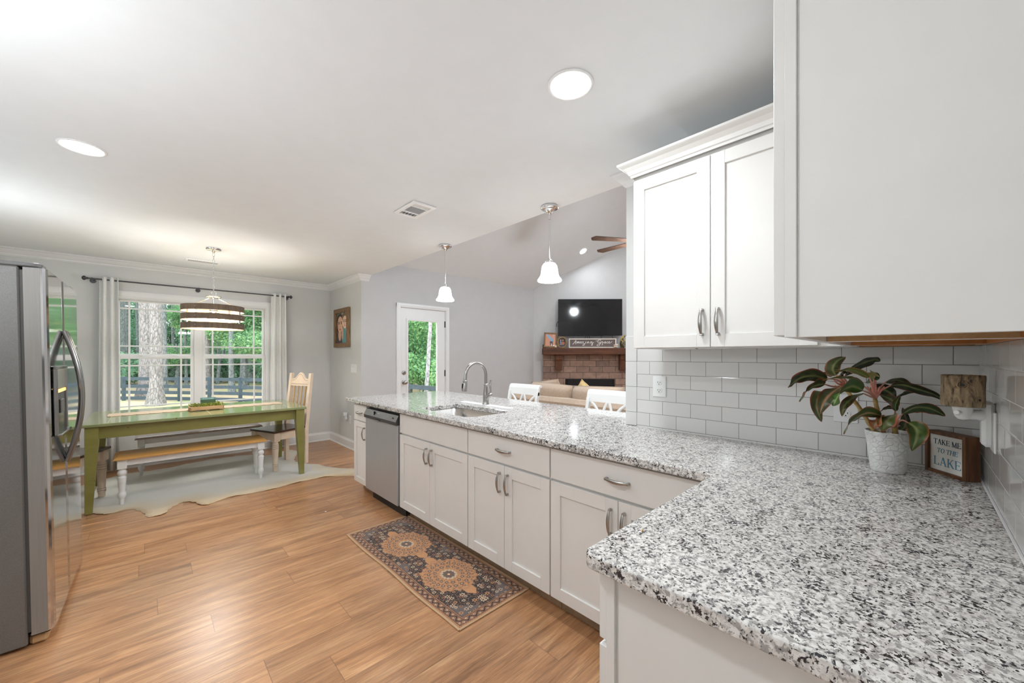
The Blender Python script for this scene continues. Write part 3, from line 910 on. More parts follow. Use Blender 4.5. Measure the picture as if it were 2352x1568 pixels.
m = MB(); m.box(.25, .335, sl(.79)-.005, sl(.79)+.001, .768, .7725, .001); m.build('pocket_lip', M['nickel'], cp)
m = MB(); m.box(.212, .2145, sl(.82)-.008, sl(.82)+.006, .78, .84)
m.build('panel_seam', M['black'], cp)
for x, w_, z_ in ((.265, .055, .828), (.36, .012, .826), (.42, .012, .824), (.47, .012, .822), (.38, .006, .812), (.44, .006, .810)):
    m = MB(); y = sl(z_); m.box(x, x+w_, y-.0008, y+.002, z_-.002, z_+.002); m.build('marking', M['dw_light'], cp)
m = MB(Matrix.Translation((.565, sl(.818)+.001, .818)) @ Matrix.Rotation(R(117), 4, 'X')); m.torus((0, 0, 0), .011, .0012); m.cyl((0, 0, -.001), (0, 0, .003), .007, 14); m.build('button', M['black_gloss'], cp)
m = MB(); m.box(.0, W, .062, .075, .0, .10); m.build('toe_kick', M['dark_kick'], t)
m = MB(); m.box(-.05, .10, .05, .062, .082, .097, .003); m.build('kick_clip', M['white_plastic'], t)

# counter
SX0, SX1, SY0, SY1 = 1.605, 2.005, 2.115, 2.785
outer = round_poly([(.690, YW2+.009), (2.1475, YW2+.009), (2.1475, 1.2375), (2.60, 1.2375), (2.60, 4.0), (1.469, 4.0), (1.469, .502), (.690, .502)],
                   [0, 0, 0, .01, .02, .02, .03, .022])
sink_hole = round_poly([(SX0, SY0), (SX0, SY1), (SX1, SY1), (SX1, SY0)], .07, 8)
me = outline_mesh(outer, [sink_hole], .8785, .914, .006, 3)
m = MB(); m.mesh(me, False)
co = m.build('countertop', M['granite']); tag(co, 'black and white speckled granite countertop running round the corner and over the peninsula', 'countertop')

# sink
t = thing('sink', 'undermount stainless steel sink bowl let into the granite', 'sink', (1.805, 2.45, .68))
m = MB(); rings = []
for z, ins, rr in ((.8783, -.012, .075), (.8775, .0, .07), (.72, .012, .06), (.685, .03, .05), (.678, .08, .04)):
    rings.append([(x, y, z) for x, y in round_poly([(SX0+ins, SY0+ins), (SX0+ins, SY1-ins), (SX1-ins, SY1-ins), (SX1-ins, SY0+ins)], rr, 6)])
k = len(rings[0]); vs = [p for r_ in rings for p in r_]
fs = [(i*k+j, i*k+(j+1) % k, (i+1)*k+(j+1) % k, (i+1)*k+j) for i in range(len(rings)-1) for j in range(k)] + [tuple((len(rings)-1)*k+j for j in range(k))]
m._add(vs, fs, True); m.build('bowl', M['steel_sink'], t, world=True, fix=False)
m = MB(); m.lathe([(.045, .0), (.045, .004), (.036, .004), (.03, -.004), (.001, -.004)], (1.805, 2.45, .679), 24); m.build('drain', M['chrome'], t, world=True)

m = MB(); m.mesh(outline_mesh(round_poly([(2.072, 2.215), (2.072, 2.875), (2.142, 2.875), (2.142, 2.215)], .03), [], .9142, .921, .002))
tag(m.build('faucet_mat', M['sponge_white']), 'narrow white mat lying under the faucet behind the sink', 'mat')

# faucet
t = thing('faucet', 'brushed nickel gooseneck kitchen faucet rising behind the sink', 'faucet', (2.115, 2.545, .9212))
m = MB(); fx, fy = 2.115, 2.545
m.lathe([(.031, .0), (.031, .006), (.027, .012), (.025, .03), (.026, .05), (.0235, .09), (.018, .14), (.0165, .165), (.021, .168), (.021, .174), (.016, .178)], (fx, fy, .9212), 28)
m.build('body', M['nickel'], t, world=True)
m = MB()
zc = 1.168; rr = .108
pts = [(fx, fy, 1.09), (fx, fy, 1.14)]+[(fx-rr+rr*math.cos(a), fy, zc+rr*math.sin(a)) for a in np.linspace(0, math.pi*.955, 22)]
pts.append((fx-2*rr-.004, fy, 1.125))
m.tube(pts, .0135, 14); m.build('spout', M['nickel'], t, world=True)
m = MB(Matrix.Translation((fx-2*rr-.004, fy, 1.13)) @ Matrix.Rotation(R(6), 4, 'Y'))
m.lathe([(.0145, .006), (.0185, .004), (.0185, -.004), (.0165, -.008), (.0195, -.022), (.0215, -.045), (.0235, -.075), (.0225, -.083), (.019, -.085), (.001, -.083)], (0, 0, 0), 24)
hd = m.build('spray_head', M['nickel'], t, world=True)
m = MB(Matrix.Translation((fx-2*rr-.004, fy, 1.13)) @ Matrix.Rotation(R(6), 4, 'Y')); m.box(-.026, -.016, -.008, .008, -.062, -.022, .003); m.build('spray_button', M['black_gloss'], hd, world=True)
m = MB()
m.tube([(fx, fy, .965), (fx, fy-.028, .985), (fx, fy-.05, 1.0)], [.018, .019, .018], 14)
m.ball((fx, fy-.056, 1.005), .0225, 16, 10)
m.tube(catmull([(fx, fy-.062, 1.02), (fx, fy-.064, 1.05), (fx, fy-.056, 1.08), (fx, fy-.06, 1.105), (fx, fy-.070, 1.128)], 5), [.008]*4+[.0075]*4+[.0095]*4+[.011]*4+[.009]*5, 10)
m.build('lever', M['nickel'], t, world=True)

# ------------------------------------------------------------------ wall cabinets
g = 'white shaker wall cabinets'
t = thing('wall_cabinet', 'tall white two-door wall cabinet on the tiled wall, both handles in view', 'cabinet', (1.800, 1.000, 1.372), R(-90), g)
w, H = .822, .898
m = MB(); m.box(.0, w+.0, .0195, .3465, .0, H, .001); m.build('carcass', M['cab'], t)
m = MB(); m.box(.30, .305, .03, .05, -.004, .002); m.build('bottom_clip', M['cab_in'], t)
dw = .366
shaker(t, .008, .004, dw, .846, hx=.008+dw-.032, hz=.115, rail=.057)
shaker(t, .008+dw+.003, .004, dw+.006, .846, hx=.008+dw+.003+.032, hz=.115, rail=.057)
m = MB()
cr = [(0, -.018), (.004, -.018), (.006, -.008), (.012, -.004), (.018, .012), (.034, .028), (.050, .036), (.056, .040), (.056, .050), (0, .050)]
m.sweep([(w, .0, H-.012), (.0, .0, H-.012), (.0, .346, H-.012)], cr)
m.build('crown_moulding', M['cab'], t)

def side_cab(label, x0, x1, doors, outer_end):
    # fronts face +Y; local x runs towards -X from x1
    w = x1-x0
    t = thing('wall_cabinet', label, 'cabinet', (x1, .194, 1.372), R(180), g)
    m = MB()
    # face frame
    m.box(0, .038, .0195, .0385, 0, H, .001); m.box(w-.038, w, .0195, .0385, 0, H, .001); m.box(.038, w-.038, .0195, .0385, 0, .038, .001); m.box(.038, w-.038, .0195, .0385, H-.05, H, .001)
    m.build('face_frame', M['cab'], t)
    m = MB()
    ins = .006
    m.box(ins, ins+.015, .0385, .349, 0, H, .0008); m.box(w-ins-.015, w-ins, .0385, .349, 0, H, .0008)
    m.box(ins+.015, w-ins-.015, .0385, .349, H-.015, H)
    m.build('side_panel', M['cab'], t)
    m = MB(); m.box(ins+.015, w-ins-.015, .0385, .349, .018, .030); m.build('bottom_panel', M['cab_in'], t)
    m = MB(); m.box(ins+.0152, ins+.0165, .040, .347, .0005, .018)
    m.build('inner_edge', M['cab_in'] if outer_end else M['ply_orange'], t)
    m = MB(); m.box(ins+.017, w-ins-.0155, .335, .348, .0005, .018); m.build('hanging_rail', M['ply_orange'], t)
    m = MB(); m.box(w-ins-.05, w-ins-.03, .06, .075, .004, .018); m.build('clip', M['nickel'], t)
    dw = (w-.016-.003*(doors-1))/doors
    for i in range(doors):
        shaker(t, .008+i*(dw+.003), .004, dw, .86, hx=.008+i*(dw+.003)+(.032 if (i or outer_end) else dw-.032), hz=.115, rail=.057)
    m = MB(); m.sweep(([(w, .349, H-.012)] if outer_end else [])+[(w, .0, H-.012), (.0, .0, H-.012)], cr)
    m.build('crown_moulding', M['cab'], t)
    return t
side_cab('large white wall cabinet end panel filling the upper right, nearest the camera', .888, 1.262, 1, True)
side_cab('white wall cabinet over the plant, only its wooden underside showing', 1.266, 1.798, 2, False)
# the blind corner cabinet box behind the two
t = thing('corner_wall_cabinet', 'white blind corner wall cabinet over the plug-in warmer, with orange wooden underside', 'cabinet', (1.97, .0, 1.372), 0, g)
m = MB(); m.box(1.802, 2.147, .008, .175, .0+1.392, 1.372+H); m.box(1.802, 2.147, -.153, .008, 1.392, 1.372+H); m.build('carcass', M['cab'], t, world=True)
m = MB(); m.box(1.802, 2.09, .156, .1745, 1.372, 1.392, .001); m.build('bottom_rail', M['cab'], t, world=True)
m = MB(); m.box(2.072, 2.086, -.140, .156, 1.3725, 1.392); m.build('hanging_rail', M['ply_orange'], t, world=True)
m = MB(); m.box(1.802, 2.072, -.154, -.141, 1.3725, 1.392); m.build('hanging_rail', M['cab_in'], t, world=True)
m = MB(); m.box(2.03, 2.05, -.141, -.125, 1.376, 1.392, .002); m.build('bracket', M['nickel'], t, world=True)

# ------------------------------------------------------------------ refrigerator
t = thing('refrigerator', 'stainless side-by-side refrigerator with a curved handle and ice dispenser at the left', 'refrigerator', (-.291, 3.25, 0), (0, -.0157, R(-1.0)))
m = MB(); m.box(-.75, -.088, -.458, .458, .015, 1.745, .006); m.build('body', M['fridge_side'], t)
m = MB(); m.box(-.090, -.074, -.448, .448, .07, 1.73); m.build('gasket', M['dark_gap'], t)
def fdoor(y0, y1, z0=.058, z1=1.742):
    w = y1-y0
    pr = [(-.076, y0), (-.026, y0), (-.019, y0+.003), (-.011, y0+.012), (-.006, y0+.030)]
    pr += [(-.006, y1-.030), (-.011, y1-.012), (-.019, y1-.003), (-.026, y1), (-.076, y1)]
    n = len(pr); m = MB()
    vs = [(x, y, z0) for x, y in pr]+[(x, y, z1) for x, y in pr]
    m._add(vs, [tuple(range(n)), tuple(range(n, 2*n))])
    for i in range(n):
        m._add([vs[i], vs[(i+1) % n], vs[(i+1) % n+n], vs[i+n]], [(0, 1, 2, 3)], False)
    # weld so the front shades smooth
    o = m.build('door', M['steel'], t)
    bm = bmesh.new(); bm.from_mesh(o.data); bmesh.ops.remove_doubles(bm, verts=bm.verts, dist=1e-5); bm.to_mesh(o.data); bm.free()
    return o
fd = fdoor(-.459, -.0605); rd = fdoor(-.0555, .459)
tag(fd, 'near freezer door with the dispenser'); tag(rd, 'far refrigerator door')
# brushed vertical edge of the near door
m = MB(); m.box(-.0755, -.0262, -.4605, -.4592, .06, 1.74); m.build('door_edge', M['steel_side'], fd)
for dr, y in ((fd, -.088), (rd, -.028)):
    m = MB(); pts = []; rs = []
    n = 26
    for k in range(n+1):
        s = k/n; z = .77+.70*s
        pts.append((-.002+.058*(1-abs(2*s-1)**1.9), y, z)); rs.append(.015)
    m.tube(pts, rs, 12, flat=((1, 0, 0), .7))
    m.build('handle', M['steel_dark'], dr)
# dispenser
fr = MB(); y0, y1, z0, z1 = -.40, -.12, .945, 1.287
fr.box(-.004, .012, y0, y0+.016, z0, z1, .004); fr.box(-.004, .012, y1-.016, y1, z0, z1, .004); fr.box(-.004, .014, y0, y1, z1-.02, z1, .004); fr.box(-.004, .024, y0, y1, z0, z0+.014, .004)
k_ = MB(); k_.box(-.002, .010, y0+.014, y1-.014, 1.175, z1-.016, .003)
dp = fr.build('dispenser_frame', M['steel_dark'], fd)
k_.build('dispenser_controls', M['steel_edge'], dp)
m = MB(); m.box(-.003, .0045, y0+.014, y1-.014, z0+.012, 1.172); m.build('dispenser_recess', M['bronze_mirror'], dp)
m = MB(); m.box(.004, .009, y0+.03, y1-.03, 1.155, 1.172, .002); m.build('dispenser_lamp', M['amber'], dp)
m = MB(); m.box(.004, .012, y0+.10, y1-.10, 1.05, 1.12, .004); m.build('dispenser_paddle', M['fridge_grey'], dp)
m = MB(); m.mesh(outline_mesh(round_poly([(-.40, -.455), (-.02, -.455), (-.02, -.33), (-.40, -.33)], .03), [], 1.7455, 1.766, .006)); m.build('hinge_cover', M['fridge_grey'], t)
m = MB(); m.mesh(outline_mesh(round_poly([(-.40, .33), (-.02, .33), (-.02, .455), (-.40, .455)], .03), [], 1.7455, 1.766, .006)); m.build('hinge_cover', M['fridge_grey'], t)
m = MB(); m.box(-.086, -.03, -.44, .44, .003, .05, .01); m.build('toe_grille', M['cab_in'], t)  # plywood tan stands in for a reflection in the plastic
m = MB(); m.box(-.084, -.02, -.452, -.40, .048, .062, .004); m.build('bottom_hinge', M['black'], t)

# ------------------------------------------------------------------ runner rug with two medallions
def rug_colors(U, V):
    # U across (0..1, .49 m), V along (0..1, 1.40 m)
    W_, L_ = .49, 1.40
    x = (U-.5)*W_; y = (V-.5)*L_
    ax, ay = np.abs(x), np.abs(y)
    edge = np.minimum(W_/2-ax, L_/2-ay)
    tan, org, blk, gry, crm, brn = [np.array(srgb(*c)) for c in ((206, 168, 126), (208, 146, 92), (38, 36, 41), (108, 96, 94), (234, 202, 162), (160, 108, 76))]
    C = np.zeros(U.shape+(3,)); C[:] = blk
    # field: small flowers on charcoal
    rs = np.random.RandomState(3)
    best = np.full(U.shape, 9.0); second = best.copy(); ang = np.zeros(U.shape); cid = np.zeros(U.shape)
    k = 0
    for gy in np.arange(-.68, .69, .040):
        for gx in np.arange(-.02, .24, .036):
            jx, jy = gx+rs.uniform(-.010, .010), gy+rs.uniform(-.012, .012); rad = rs.uniform(.7, 1.25)
            d = np.hypot(ax-jx, y-jy)*rad
            nb = d < best
            second = np.where(nb, best, np.minimum(second, d)); best = np.where(nb, d, best)
            ang = np.where(nb, np.arctan2(y-jy, ax-jx), ang); cid = np.where(nb, k % 5, cid); k += 1
    pet = best < .0135*(.72+.28*np.cos(ang*6))
    core = best < .0042
    C[pet] = crm*.82
    C[pet & (cid == 1)] = org; C[pet & (cid == 3)] = brn*1.15
    C[core] = blk
    vine = (np.abs(second-best) < .0022) & ~pet
    C[vine] = brn
    # grey spandrels between and beyond the medallions
    med = [(-.262), (.262)]
    sp = (ax > .10) & (ax-.115 > ay*.75)
    sp |= (ay > .47) & (ax > (.665-ay)*1.15)
    C[sp & ~pet] = gry
    # medallions
    for cy in med:
        yy = y-cy; th = np.arctan2(yy, x); r = np.hypot(x/.156, yy/.186)
        lim = 1+.03*np.cos(th*24)+.035*np.cos(th*8)
        inside = r < lim
        tip = (ax < np.minimum(.030, (.262-np.abs(yy))*.8+.004)) & (np.abs(yy) > .15) & (np.abs(yy) < .262)
        C[inside | tip] = org
        ringw = inside & (r > lim-.05)
        C[ringw] = org*.85
        # flower rings inside
        for rr, nn, sz in ((.72, 22, .075), (.5, 15, .07), (.86, 30, .04)):
            t_ = th*nn/(2*math.pi); f = (t_-np.floor(t_)-.5)*2*math.pi/nn*rr
            dd = np.hypot(f, r-rr)
            C[inside & (dd < sz)] = brn*.75
            C[inside & (dd < sz*.62)] = gry*1.1
            C[inside & (dd < sz*.3)] = crm
        C[inside & (np.abs(np.sin(th*11+r*14)) < .13) & (r > .3) & (r < .95)] = brn*.62
        C[inside & (np.abs(np.sin(th*11-r*16)) < .10) & (r > .3) & (r < .95)] = brn*.62
        C[inside & (r < .30+.03*np.cos(th*14))] = crm*.8
        C[inside & (r < .22+.02*np.cos(th*10))] = gry
        C[inside & (r < .13)] = brn*.6; C[inside & (r < .05)] = crm
    # borders
    s = np.where(W_/2-ax < L_/2-ay, y, x)
    C[edge < .068] = org*.78
    C[(edge < .068) & (edge > .0645)] = blk
    C[(edge < .060) & (edge > .057)] = blk*1.2
    b = (edge < .056) & (edge > .020); C[b] = brn*.9
    c_ = edge-.038
    w1 = np.abs(c_-.010*np.sin(s*2*math.pi/.052)) < .0042; C[b & w1] = blk
    w2 = np.hypot(c_+.009*np.sin(s*2*math.pi/.052), ((s/.052*2) % 1-.5)*.026) < .0058; C[b & w2] = crm*.9
    w3 = np.hypot(c_+.009*np.sin(s*2*math.pi/.052), ((s/.052*2) % 1-.5)*.026) < .0026; C[b & w3] = blk
    C[(edge < .020) & (edge > .0175)] = blk
    C[(edge < .0175) & (edge > .010)] = org*.9
    C[(edge < .015) & (edge > .012) & (np.sin(s*2*math.pi/.014) > 0)] = brn*.6
    C[edge < .009] = tan
    n = rs.uniform(.86, 1.1, U.shape)[..., None]
    fade = (.80+.12*np.sin(x*19+1)*np.cos(y*9))[..., None]
    grayed = C.mean(-1, keepdims=True)
    C = grayed*(.12)+C*.88
    return np.clip(C*n*1.02+.004*fade, 0, 1)
RX0, RX1, RY0, RY1 = 1.10, 1.590, 1.53, 2.925
nx, ny = 190, 540
rug = thing('runner_rug', 'small patterned runner rug with two orange medallions, lying before the sink cabinets', 'rug', ((RX0+RX1)/2, (RY0+RY1)/2, 0))
us = (np.arange(nx)+.5)/nx; vv = (np.arange(ny)+.5)/ny
Ug, Vg = np.meshgrid(us, vv); RC = rug_colors(Ug, Vg)
gx, gy = np.meshgrid(np.linspace(RX0, RX1, nx+1), np.linspace(RY0, RY1, ny+1))
wob = .006*np.sin(gy*7+1)*(np.abs(gx-(RX0+RX1)/2) > .235)
gz = .006+.0012*np.sin(gx*40)*np.sin(gy*13)
gx2 = gx-.015*(gy-RY0)/(RY1-RY0)*(1-(gx-RX0)/(RX1-RX0))+.004*np.sin(gy*9)*(1-(gx-RX0)/(RX1-RX0))
verts = np.stack([gx2-(RX0+RX1)/2, gy-(RY0+RY1)/2, gz], -1).reshape(-1, 3)
ii = np.arange(nx)[None, :]+(np.arange(ny)*(nx+1))[:, None]
F = np.stack([ii, ii+1, ii+nx+2, ii+nx+1], -1).reshape(-1, 4)
me = bpy.data.meshes.new('pile'); me.from_pydata(verts.tolist(), [], F.tolist())
at = me.color_attributes.new('weave', 'FLOAT_COLOR', 'CORNER'); A = np.ones((len(F)*4, 4), np.float32); A[:, :3] = np.repeat(RC.reshape(-1, 3), 4, 0); at.data.foreach_set('color', A.ravel())
tt = NT('woven_rug'); n_ = tt.node('ShaderNodeVertexColor'); n_.layer_name = 'weave'
tt.bump(tt.noise(tt.obj(), 500, 2), .4, .003); me.materials.append(tt.out(n_.outputs[0], .95, sheen=.2))
o = bpy.data.objects.new('pile', me); COL.objects.link(o); o.parent = rug
per = [tuple(verts[j]) for j in list(range(0, nx+1, 4))+list(range(nx, (nx+1)*(ny+1), (nx+1)*4))+list(range((nx+1)*(ny+1)-1, (nx+1)*ny-1, -4))+list(range((nx+1)*ny, -1, -(nx+1)*4))]
m = MB(); m.tube([(p[0], p[1], .0045) for p in per], .0042, 6, cap=False); m.build('binding', plain('rug_binding', srgb(204, 172, 136), .95, var=.15, scale=300), rug)
# ------------------------------------------------------------------ dining nook
# table
t = thing('dining_table', 'long distressed green farmhouse dining table under the window', 'table', (.470, 5.30, 0))
LX, LY = .856, .535
m = MB(); m.box(-LX, LX, -LY, LY, .735, .760, .003); top = m.build('table_top', M['green_top'], t)
m = MB()
seam_m = plain('pale_seam', srgb(206, 214, 184), .4)
for x in (-.70, .0, .70):
    m = MB(); m.box(x-.0012, x+.0012, -LY+.004, LY-.004, .7598, .7606); m.build('board_seam', seam_m, top)
m = MB(); m.box(-LX+.06, LX-.06, -LY+.055, -LY+.077, .625, .735, .002); m.box(-LX+.06, LX-.06, LY-.077, LY-.055, .625, .735, .002)
m.box(-LX+.055, -LX+.077, -LY+.06, LY-.06, .625, .735, .002); m.box(LX-.077, LX-.055, -LY+.06, LY-.06, .625, .735, .002); m.build('apron', M['green'], t)
for sx in (-1, 1):
    for sy in (-1, 1):
        m = MB(); cx, cy = sx*(LX-.060), sy*(LY-.058)
        m.taper(cx, cy, .60, .735, .082, .082)
        vs = [(cx-sx*.0-.0225+sx*.018, cy-.0225+sy*.018, .006), (cx+.0225+sx*.018, cy-.0225+sy*.018, .006), (cx+.0225+sx*.018, cy+.0225+sy*.018, .006), (cx-.0225+sx*.018, cy+.0225+sy*.018, .006),
              (cx-.041, cy-.041, .60), (cx+.041, cy-.041, .60), (cx+.041, cy+.041, .60), (cx-.041, cy+.041, .60)]
        m._add(vs, [(0, 3, 2, 1), (0, 1, 5, 4), (1, 2, 6, 5), (2, 3, 7, 6), (3, 0, 4, 7)])
        m.build('leg', M['green'], t)

# benches
def turned(z1, r):
    k = r/.034
    return [(.0155*k, .0), (.018*k, .05), (.0195*k, .058), (.026*k, .068), (.031*k, .085), (.032*k, .098), (.029*k, .118), (.026*k, .124), (.024*k, .128), (.027*k, .18), (.033*k, .262), (.032*k, .275), (.022*k, .284),
            (.0215*k, .288), (.031*k, .298), (.034*k, .312), (.033*k, .328), (.024*k, .342), (.021*k, .346), (.026*k, .352), (.030*k, .362), (.030*k, z1)]
def bench(label, x0, x1, y0, y1, H, topm, rot=0):
    cx, cy = (x0+x1)/2, (y0+y1)/2; hx, hy = (x1-x0)/2, (y1-y0)/2
    t = thing('bench', label, 'bench', (cx, cy, 0), rot, 'two long dining benches at the green table')
    m = MB()
    pr = [(0, H-.028), (.0, H-.022), (-.006, H-.016), (-.010, H-.010), (-.030, H)]
    rings = [[(-hx-o, -hy-o, z), (hx+o, -hy-o, z), (hx+o, hy+o, z), (-hx-o, hy+o, z)] for o, z in pr]
    vs = [p for r_ in rings for p in r_]; n = len(rings)
    m._add(vs, [(3, 2, 1, 0), tuple((n-1)*4+i for i in range(4))]+[(i*4+j, i*4+(j+1) % 4, (i+1)*4+(j+1) % 4, (i+1)*4+j) for i in range(n-1) for j in range(4)])
    m.build('bench_top', topm, t)
    m = MB(); a, b = hx-.045, hy-.04
    m.box(-a, a, -b-.0, -b+.018, H-.088, H-.028, .001); m.box(-a, a, b-.018, b, H-.088, H-.028, .001)
    m.box(-a, -a+.018, -b, b, H-.088, H-.028, .001); m.box(a-.018, a, -b, b, H-.088, H-.028, .001); m.build('apron', M['white_matte'], t)
    for sx in (-1, 1):
        for sy in (-1, 1):
            m = MB(); px, py = sx*(hx-.055), sy*(hy-.052)
            zb = H-.028-.085
            pts = [(r_, z*(zb/.362)) for r_, z in turned(.366, .031)]
            m.lathe(pts, (px, py, .0055), 20); m.box(px-.031, px+.031, py-.031, py+.031, zb, H-.028, .004)
            m.build('leg', M['white_matte'], t)
    return t
bench('bench with an orange oak seat and white legs on the near side of the table', -.205, .965, 4.865, 5.215, .437, M['oak'])
bench('bench with a brown seat and white legs on the window side of the table', -.085, 1.120, 5.915, 6.235, .437, M['bench_top_dark'])

# chairs
def chair(label, loc, ang):
    t = thing('dining_chair', label, 'chair', loc, ang, 'two cream dining chairs with dark seats at the ends of the table')
    m = MB(); m.mesh(outline_mesh(round_poly([(-.215, -.20), (.225, -.235), (.225, .235), (-.215, .20)], .02), [], .447, .470, .006)); m.build('seat', M['chair_seat'], t)
    m = MB()
    for s in (-1, 1): m.box(-.19, .20, s*.178-.011, s*.178+.011, .355, .447, .002)
    m.box(.165, .185, -.18, .18, .355, .447, .002); m.box(-.21, -.19, -.17, .17, .365, .447, .002); m.build('seat_frame', M['chair_cream'], t)
    for s in (-1, 1):   # stout turned front legs
        m = MB(); px, py = .175, s*.178
        m.box(px-.035, px+.035, py-.035, py+.035, .345, .447, .003)
        m.lathe([(.026, .006), (.026, .045), (.031, .052), (.031, .060), (.028, .064), (.031, .068), (.033, .076), (.028, .084), (.030, .20), (.0335, .262), (.031, .266), (.034, .274), (.034, .284), (.031, .288), (.034, .294), (.034, .304), (.030, .308), (.033, .318), (.026, .328), (.030, .345)], (px, py, 0), 20)
        lg = m.build('leg', M['chair_cream'], t)
        m = MB()
        for z, r_ in ((.064, .0302), (.084, .0302), (.266, .0332), (.288, .0332), (.308, .0322)): m.torus((px, py, z), r_-.0005, .0012, seg=20, sr=5)
        m.build('glaze_line', M['chair_groove'], lg)
    # back posts lean back a little
    bx = lambda z: -.205-.075*max(0, (z-.45))/.65
    for s in (-1, 1):
        m = MB(); vs = []
        for z, w in ((.006, .040), (.45, .046), (1.115, .036)):
            x = bx(z) if z > .4 else -.205-.02*(1-z/.45)*0
            vs += [(x-w/2, s*.183-.0215, z), (x+w/2, s*.183-.0215, z), (x+w/2, s*.183+.0215, z), (x-w/2, s*.183+.0215, z)]
        m._add(vs, [(0, 3, 2, 1), (8, 9, 10, 11)]+[(i*4+j, i*4+(j+1) % 4, (i+1)*4+(j+1) % 4, (i+1)*4+j) for i in range(2) for j in range(4)])
        m.build('back_post', M['chair_cream'], t)
    # arched crest rail
    def rail(ys, z0, tops, x_in, x_out, mat_, name):
        m = MB(); n = len(ys); vs = []
        for y, zt in zip(ys, tops):
            for z in (z0, zt):
                for dx in (x_out, x_in): vs.append((bx(z)+dx, y, z))
        fs = [(0, 1, 3, 2), ((n-1)*4, (n-1)*4+2, (n-1)*4+3, (n-1)*4+1)]
        for i in range(n-1):
            a, b = i*4, (i+1)*4
            fs += [(a, b, b+1, a+1), (a+2, a+3, b+3, b+2), (a, a+2, b+2, b), (a+1, b+1, b+3, a+3)]
        m._add(vs, fs); return m.build(name, mat_, t)
    ys = list(np.linspace(-.162, .162, 25))
    top = [1.045+.08*(math.cos(min(1, abs(y)/.115)*math.pi)*.5+.5)+.0*abs(y) for y in ys]
    cr_ = rail(ys, .955, top, .012, -.010, M['chair_cream'], 'crest_rail')
    m = MB()
    m.tube([(bx(tt_-.018)+.0125, y, tt_-.022) for y, tt_ in zip(ys, top)][1:-1], .0018, 5); m.build('glaze_line', M['chair_groove'], cr_); m = MB(); m.tube([(bx(.978)+.0125, y, .978) for y in (-.155, .155)], .002, 5); m.build('glaze_line', M['chair_groove'], cr_)
    rail([-.162, .162], .655, [.70, .70], .012, -.010, M['chair_cream'], 'lower_rail')
    for y in (-.105, -.035, .035, .105):
        m = MB(); z0, z1 = .695, .957
        a, b = Vector((bx(z0), y, z0)), Vector((bx(z1), y, z1)); n = 20; pts = []; rs = []
        for k in range(n+1):
            s_ = k/n; pts.append(a.lerp(b, s_))
            rs.append(.0095+.0045*math.sin(math.pi*((s_*1.7) % 1))*(1 if s_ < .588 else .6) if not .36 < s_ < .5 else (.0125 if k % 2 else .010))
        m.tube(pts, rs, 10); m.build('spindle', M['spindle'], t)
    return t
chair('cream dining chair at the right end of the table, its arched back in full view', (1.19, 5.335, 0), R(201))
chair('cream dining chair with a dark seat at the left end, half hidden by the refrigerator', (-.53, 5.24, 0), R(-24))

# cowhide rug
hp = [(-.55, 4.90), (-.354, 4.833), (-.247, 4.708), (-.107, 4.729), (-.032, 4.605), (.012, 4.401), (.06, 4.37), (.114, 4.381), (.171, 4.518), (.248, 4.615), (.325, 4.523), (.384, 4.382), (.487, 4.428), (.553, 4.466), (.691, 4.462), (.925, 4.444),
      (1.106, 4.492), (1.341, 4.509), (1.455, 4.485), (1.58, 4.40), (1.72, 4.30), (1.86, 4.34), (1.90, 4.48), (1.80, 4.60), (1.674, 4.709), (1.594, 4.851), (1.54, 5.042), (1.45, 5.198), (1.38, 5.40), (1.42, 5.62), (1.52, 5.86), (1.50, 6.08), (1.36, 6.10), (1.30, 5.95), (1.15, 6.02), (1.03, 6.18), (.87, 6.24),
      (.70, 6.27), (.485, 6.25), (.301, 6.18), (.087, 6.123), (-.08, 6.18), (-.271, 6.10), (-.40, 6.02), (-.50, 5.90), (-.72, 5.80), (-.80, 5.5), (-.70, 5.2), (-.62, 5.05)]
hp = [tuple(p[:2]) for p in catmull([(a, b, 0) for a, b in hp], 6, True)]
hp = [(x+.006*math.sin(i*1.9)+.005*math.sin(i*.77), y+.006*math.cos(i*2.3)) for i, (x, y) in enumerate(hp)]
from mathutils.geometry import delaunay_2d_cdt
HP = np.array(hp)
def inside(x, y):
    c = False; n = len(hp); j = n-1
    for i in range(n):
        if (hp[i][1] > y) != (hp[j][1] > y) and x < (hp[j][0]-hp[i][0])*(y-hp[i][1])/(hp[j][1]-hp[i][1])+hp[i][0]: c = not c
        j = i
    return c
ptsi = [(x+random.uniform(-.01, .01), y+random.uniform(-.01, .01)) for x in np.arange(-.85, 1.95, .05) for y in np.arange(4.3, 6.3, .05)]
ptsi = [p for p in ptsi if inside(*p) and np.min(np.hypot(HP[:, 0]-p[0], HP[:, 1]-p[1])) > .03]
allp = [Vector(p) for p in hp+ptsi]
r_ = delaunay_2d_cdt(allp, [], [list(range(len(hp)))], 1, 1e-5)
cv, cf = r_[0], r_[2]
ed = [float(np.min(np.hypot(HP[:, 0]-p.x, HP[:, 1]-p.y))) for p in cv]
hz = [.003+.0035*(0.5+.5*math.sin(p.x*9+p.y*4))*(1 if e > .02 else 0)+(.006*max(0, math.sin(p.x*23+p.y*7)) if e < .01 else 0) for p, e in zip(cv, ed)]
o0 = (.5, 5.3, 0)
me = bpy.data.meshes.new('cowhide_rug'); me.from_pydata([(p.x-o0[0], p.y-o0[1], z) for p, z in zip(cv, hz)], [], [tuple(f) for f in cf])
at = me.color_attributes.new('edge', 'FLOAT_COLOR', 'POINT'); A = np.ones((len(cv), 4), np.float32)
south = np.array([min(1, max(0, (p.y-4.4)/.9)) for p in cv])
A[:, :3] = (np.clip(np.array(ed)/.30, 0, 1)*.6+south*.45)[:, None]; at.data.foreach_set('color', A.ravel())
me.materials.append(M['hide'])
for p in me.polygons: p.use_smooth = True
